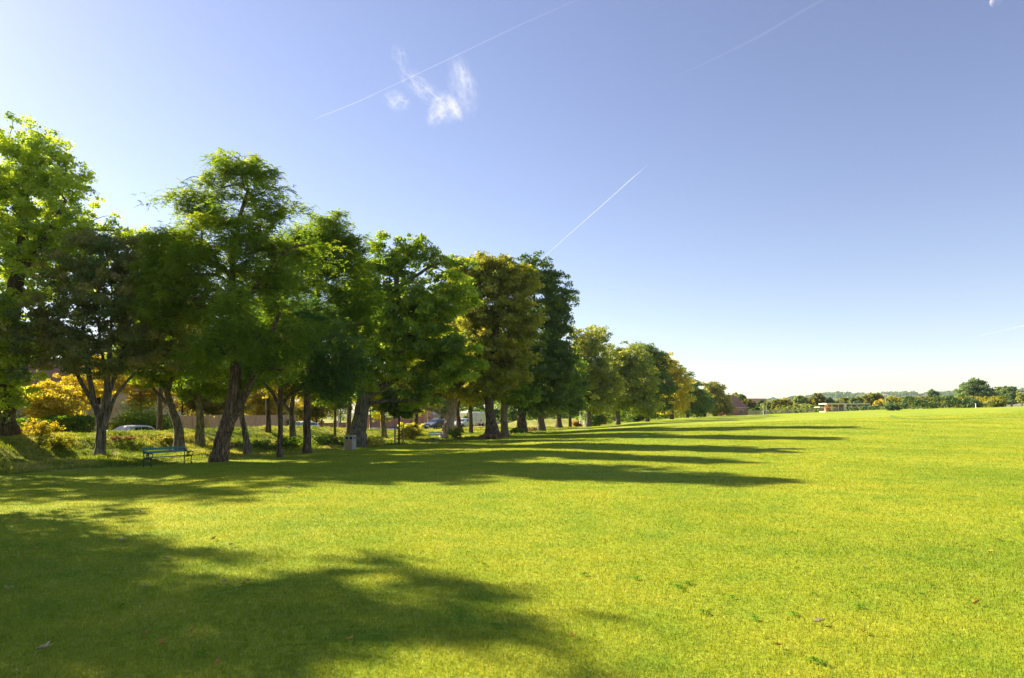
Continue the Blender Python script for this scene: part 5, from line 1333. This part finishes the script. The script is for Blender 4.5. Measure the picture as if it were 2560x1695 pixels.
def twig(u, v, sz, label):
    p = lawn_pt(u, v); root = empty('fallen_twig', p, label, 'twig'); rg = random.Random(int(u))
    b = MB()
    for k in range(6):
        a = rg.uniform(0, 6.28); b.tube([(0, 0, .02), (math.cos(a) * sz * .5, math.sin(a) * sz * .5, sz * .25), (math.cos(a) * sz, math.sin(a) * sz, sz * rg.uniform(.1, .5))], [.008, .006, .003], 5)
    b.build('stick', M['wood_grey'], root)
    V = []; Fc = []
    for k in range(9):
        a = rg.uniform(0, 6.28); q = rg.uniform(.3, 1) * sz; c_ = Vector((math.cos(a) * q, math.sin(a) * q, sz * rg.uniform(.15, .45))); w = sz * .3; o_ = len(V)
        V += [c_, c_ + Vector((w, w * .3, w * .3)), c_ + Vector((w * .6, w, 0)), c_ + Vector((-w * .2, w * .6, -.01))]; Fc.append((o_, o_ + 1, o_ + 2, o_ + 3))
    b = MB(); b.add(V, Fc); b.build('dry_leaves', M['dry_pale'], root)
twig(132, 1212, .16, 'pale dry twig with leaves lying on the shaded lawn at the left')
twig(722, 1220, .15, 'small dry twig lying in the shade near the middle of the lawn')
twig(70, 1236, .10, 'smallest pale twig on the lawn, nearest the left edge')
p = lawn_pt(684, 1252); root = empty('dry_stalk', p, 'single upright pale stalk at the edge of the shade', 'stalk')
b = MB(); b.tube([(0, 0, 0), (.006, 0, .12), (0, .01, .24)], [.006, .005, .004], 5); b.build('stem', M['dry_pale'], root)
b = MB(); b.tube([(0, .01, .235), (0, .01, .255), (0, .012, .28)], [.006, .013, .004], 6); b.build('seed_head', M['dry_pale'], root)

# ------------------------------------------------------------------ air
hm_, nt, out = newmat('haze_air'); v = N(nt, 'ShaderNodeVolumePrincipled'); v.inputs['Color'].default_value = (.76, .87, 1, 1)
v.inputs['Density'].default_value = .00007; v.inputs['Anisotropy'].default_value = .2
nt.links.new(v.outputs[0], out.inputs['Volume'])
b = MB(); b.box((0, 1800, 38.5), (9600, 5600, 87)); tag(b.build('haze', hm_), kind='stuff')

# ------------------------------------------------------------------ sky: contrails, wisps of cloud, moon
def volmat(name, dens, col=(1, 1, 1), noise_scale=None, lo=.45, hi=.7, aniso=.3):
    m, nt, out = newmat(name); v = N(nt, 'ShaderNodeVolumePrincipled')
    v.inputs['Color'].default_value = (*col, 1); v.inputs['Density'].default_value = dens; v.inputs['Anisotropy'].default_value = aniso
    if noise_scale:
        tc = N(nt, 'ShaderNodeTexCoord')
        n1 = noise(nt, noise_scale, 5, tc.outputs['Object'], .62); n1.inputs['Distortion'].default_value = .8
        ln = N(nt, 'ShaderNodeVectorMath', operation='LENGTH'); nt.links.new(tc.outputs['Object'], ln.inputs[0])
        fo = N(nt, 'ShaderNodeMapRange'); fo.inputs[1].default_value = .25; fo.inputs[2].default_value = 1; fo.inputs[3].default_value = 1; fo.inputs[4].default_value = 0
        nt.links.new(ln.outputs['Value'], fo.inputs[0])
        nr = N(nt, 'ShaderNodeMapRange'); nr.inputs[1].default_value = lo; nr.inputs[2].default_value = hi; nt.links.new(n1.outputs['Fac'], nr.inputs[0])
        mu = N(nt, 'ShaderNodeMath', operation='MULTIPLY'); nt.links.new(nr.outputs[0], mu.inputs[0]); nt.links.new(fo.outputs[0], mu.inputs[1])
        m3 = N(nt, 'ShaderNodeMath', operation='MULTIPLY'); nt.links.new(mu.outputs[0], m3.inputs[0]); m3.inputs[1].default_value = dens
        nt.links.new(m3.outputs[0], v.inputs['Density'])
    nt.links.new(v.outputs[0], out.inputs['Volume']); return m
def sky_pt(u, v, alt):
    d = ray(u, v).normalized(); return Vector((0, 0, EYE)) + d * (alt / d.z)
def contrail(pts, w, label, dens):
    P = [sky_pt(u, v, 9500) for u, v, _ in pts]; c = sum(P, Vector()) / len(P)
    b = MB(); b.tube([p - c for p in P], [k * w for _, _, k in pts], 10)
    o = b.build('contrail', volmat('contrail_vapour', dens)); o.location = c; tag(o, label, 'contrail', 'contrails in the sky')
contrail([(768, 306, .15), (800, 292, .9), (900, 252, 1), (1000, 205, .8), (1100, 158, .9), (1200, 110, .8), (1300, 62, .7), (1430, 5, .5), (1520, -36, .4)], 22, 'long thin contrail rising to the right past the cloud wisps', .0013)
contrail([(1346, 655, .6), (1420, 588, .8), (1500, 518, .9), (1580, 446, 1), (1622, 410, .25)], 30, 'short straight contrail above the dark oak', .0022)
contrail([(1660, 205, .3), (1800, 140, .7), (1900, 90, 1), (2050, 2, 1), (2100, -26, 1)], 34, 'faint broken contrail at the top of the sky', .0004)
contrail([(2420, 846, .3), (2480, 832, .8), (2570, 812, 1), (2640, 798, .5)], 110, 'faint pale contrail low at the right edge', .0006)
M['cloud'] = None
def wisp(u, v, ru, rv, rot, dens, k, lo=.42):
    P = sky_pt(u, v, 6000); D = P.length; q = D / F
    import mathutils
    b = MB(); n = 12; V = []; Fc = []
    bpy_me = bpy.data.meshes.new('cloud')
    import bmesh
    bm = bmesh.new(); bmesh.ops.create_icosphere(bm, subdivisions=3, radius=1.0); bm.to_mesh(bpy_me); bm.free()
    bpy_me.materials.append(volmat('cloud_vapour', dens, noise_scale=k, lo=lo, hi=lo + .3)); o = link('cloud', bpy_me); o.location = P
    o.scale = (ru * q, ru * q * .6, rv * q)
    dr = P.normalized(); o.rotation_mode = 'QUATERNION'
    o.rotation_quaternion = (dr.to_track_quat('Y', 'Z')) @ mathutils.Quaternion((0, 1, 0), R(rot))
    tag(o, kind='structure')
wisp(1158, 218, 40, 84, -14, .0024, 3.4, .46)
wisp(1156, 190, 22, 52, -22, .0034, 3.6, .44)
wisp(1118, 268, 44, 40, 32, .0032, 3.2, .44)
wisp(1138, 272, 14, 36, -32, .0075, 2.6, .36)
wisp(1060, 224, 80, 30, 35, .0022, 3.4, .50)
wisp(1000, 145, 22, 40, -22, .0028, 2.8, .48)
wisp(992, 252, 36, 28, 15, .0034, 2.6, .47)
wisp(1088, 288, 26, 34, 30, .0050, 2.6, .46)
# moon
b = MB()
P = sky_pt(2489, 4, 9500) * 1.6
import bmesh
bm = bmesh.new(); bmesh.ops.create_uvsphere(bm, u_segments=32, v_segments=16, radius=P.length * 9.5 / F); me = bpy.data.meshes.new('moon'); bm.to_mesh(me); bm.free()
mm, nt, out = newmat('moon_rock'); dd = N(nt, 'ShaderNodeBsdfDiffuse'); tt_ = N(nt, 'ShaderNodeBsdfTransparent'); ad = N(nt, 'ShaderNodeAddShader')
tc = N(nt, 'ShaderNodeTexCoord'); nn_ = noise(nt, .02, 5, tc.outputs['Object']); rr = ramp(nt, nn_.outputs['Fac'], [(.4, (.08, .075, .07)), (.6, (.20, .185, .165))])
gg = N(nt, 'ShaderNodeNewGeometry'); cc = mix(nt, rr.outputs[0], (0, 0, 0), gg.outputs['Backfacing']); nt.links.new(cc, dd.inputs[0]); nt.links.new(dd.outputs[0], ad.inputs[0]); nt.links.new(tt_.outputs[0], ad.inputs[1]); nt.links.new(ad.outputs[0], out.inputs[0])
me.materials.append(mm); o = link('moon', me); o.location = P
tag(o, 'small pale daytime moon cut by the top edge at the right', 'moon')
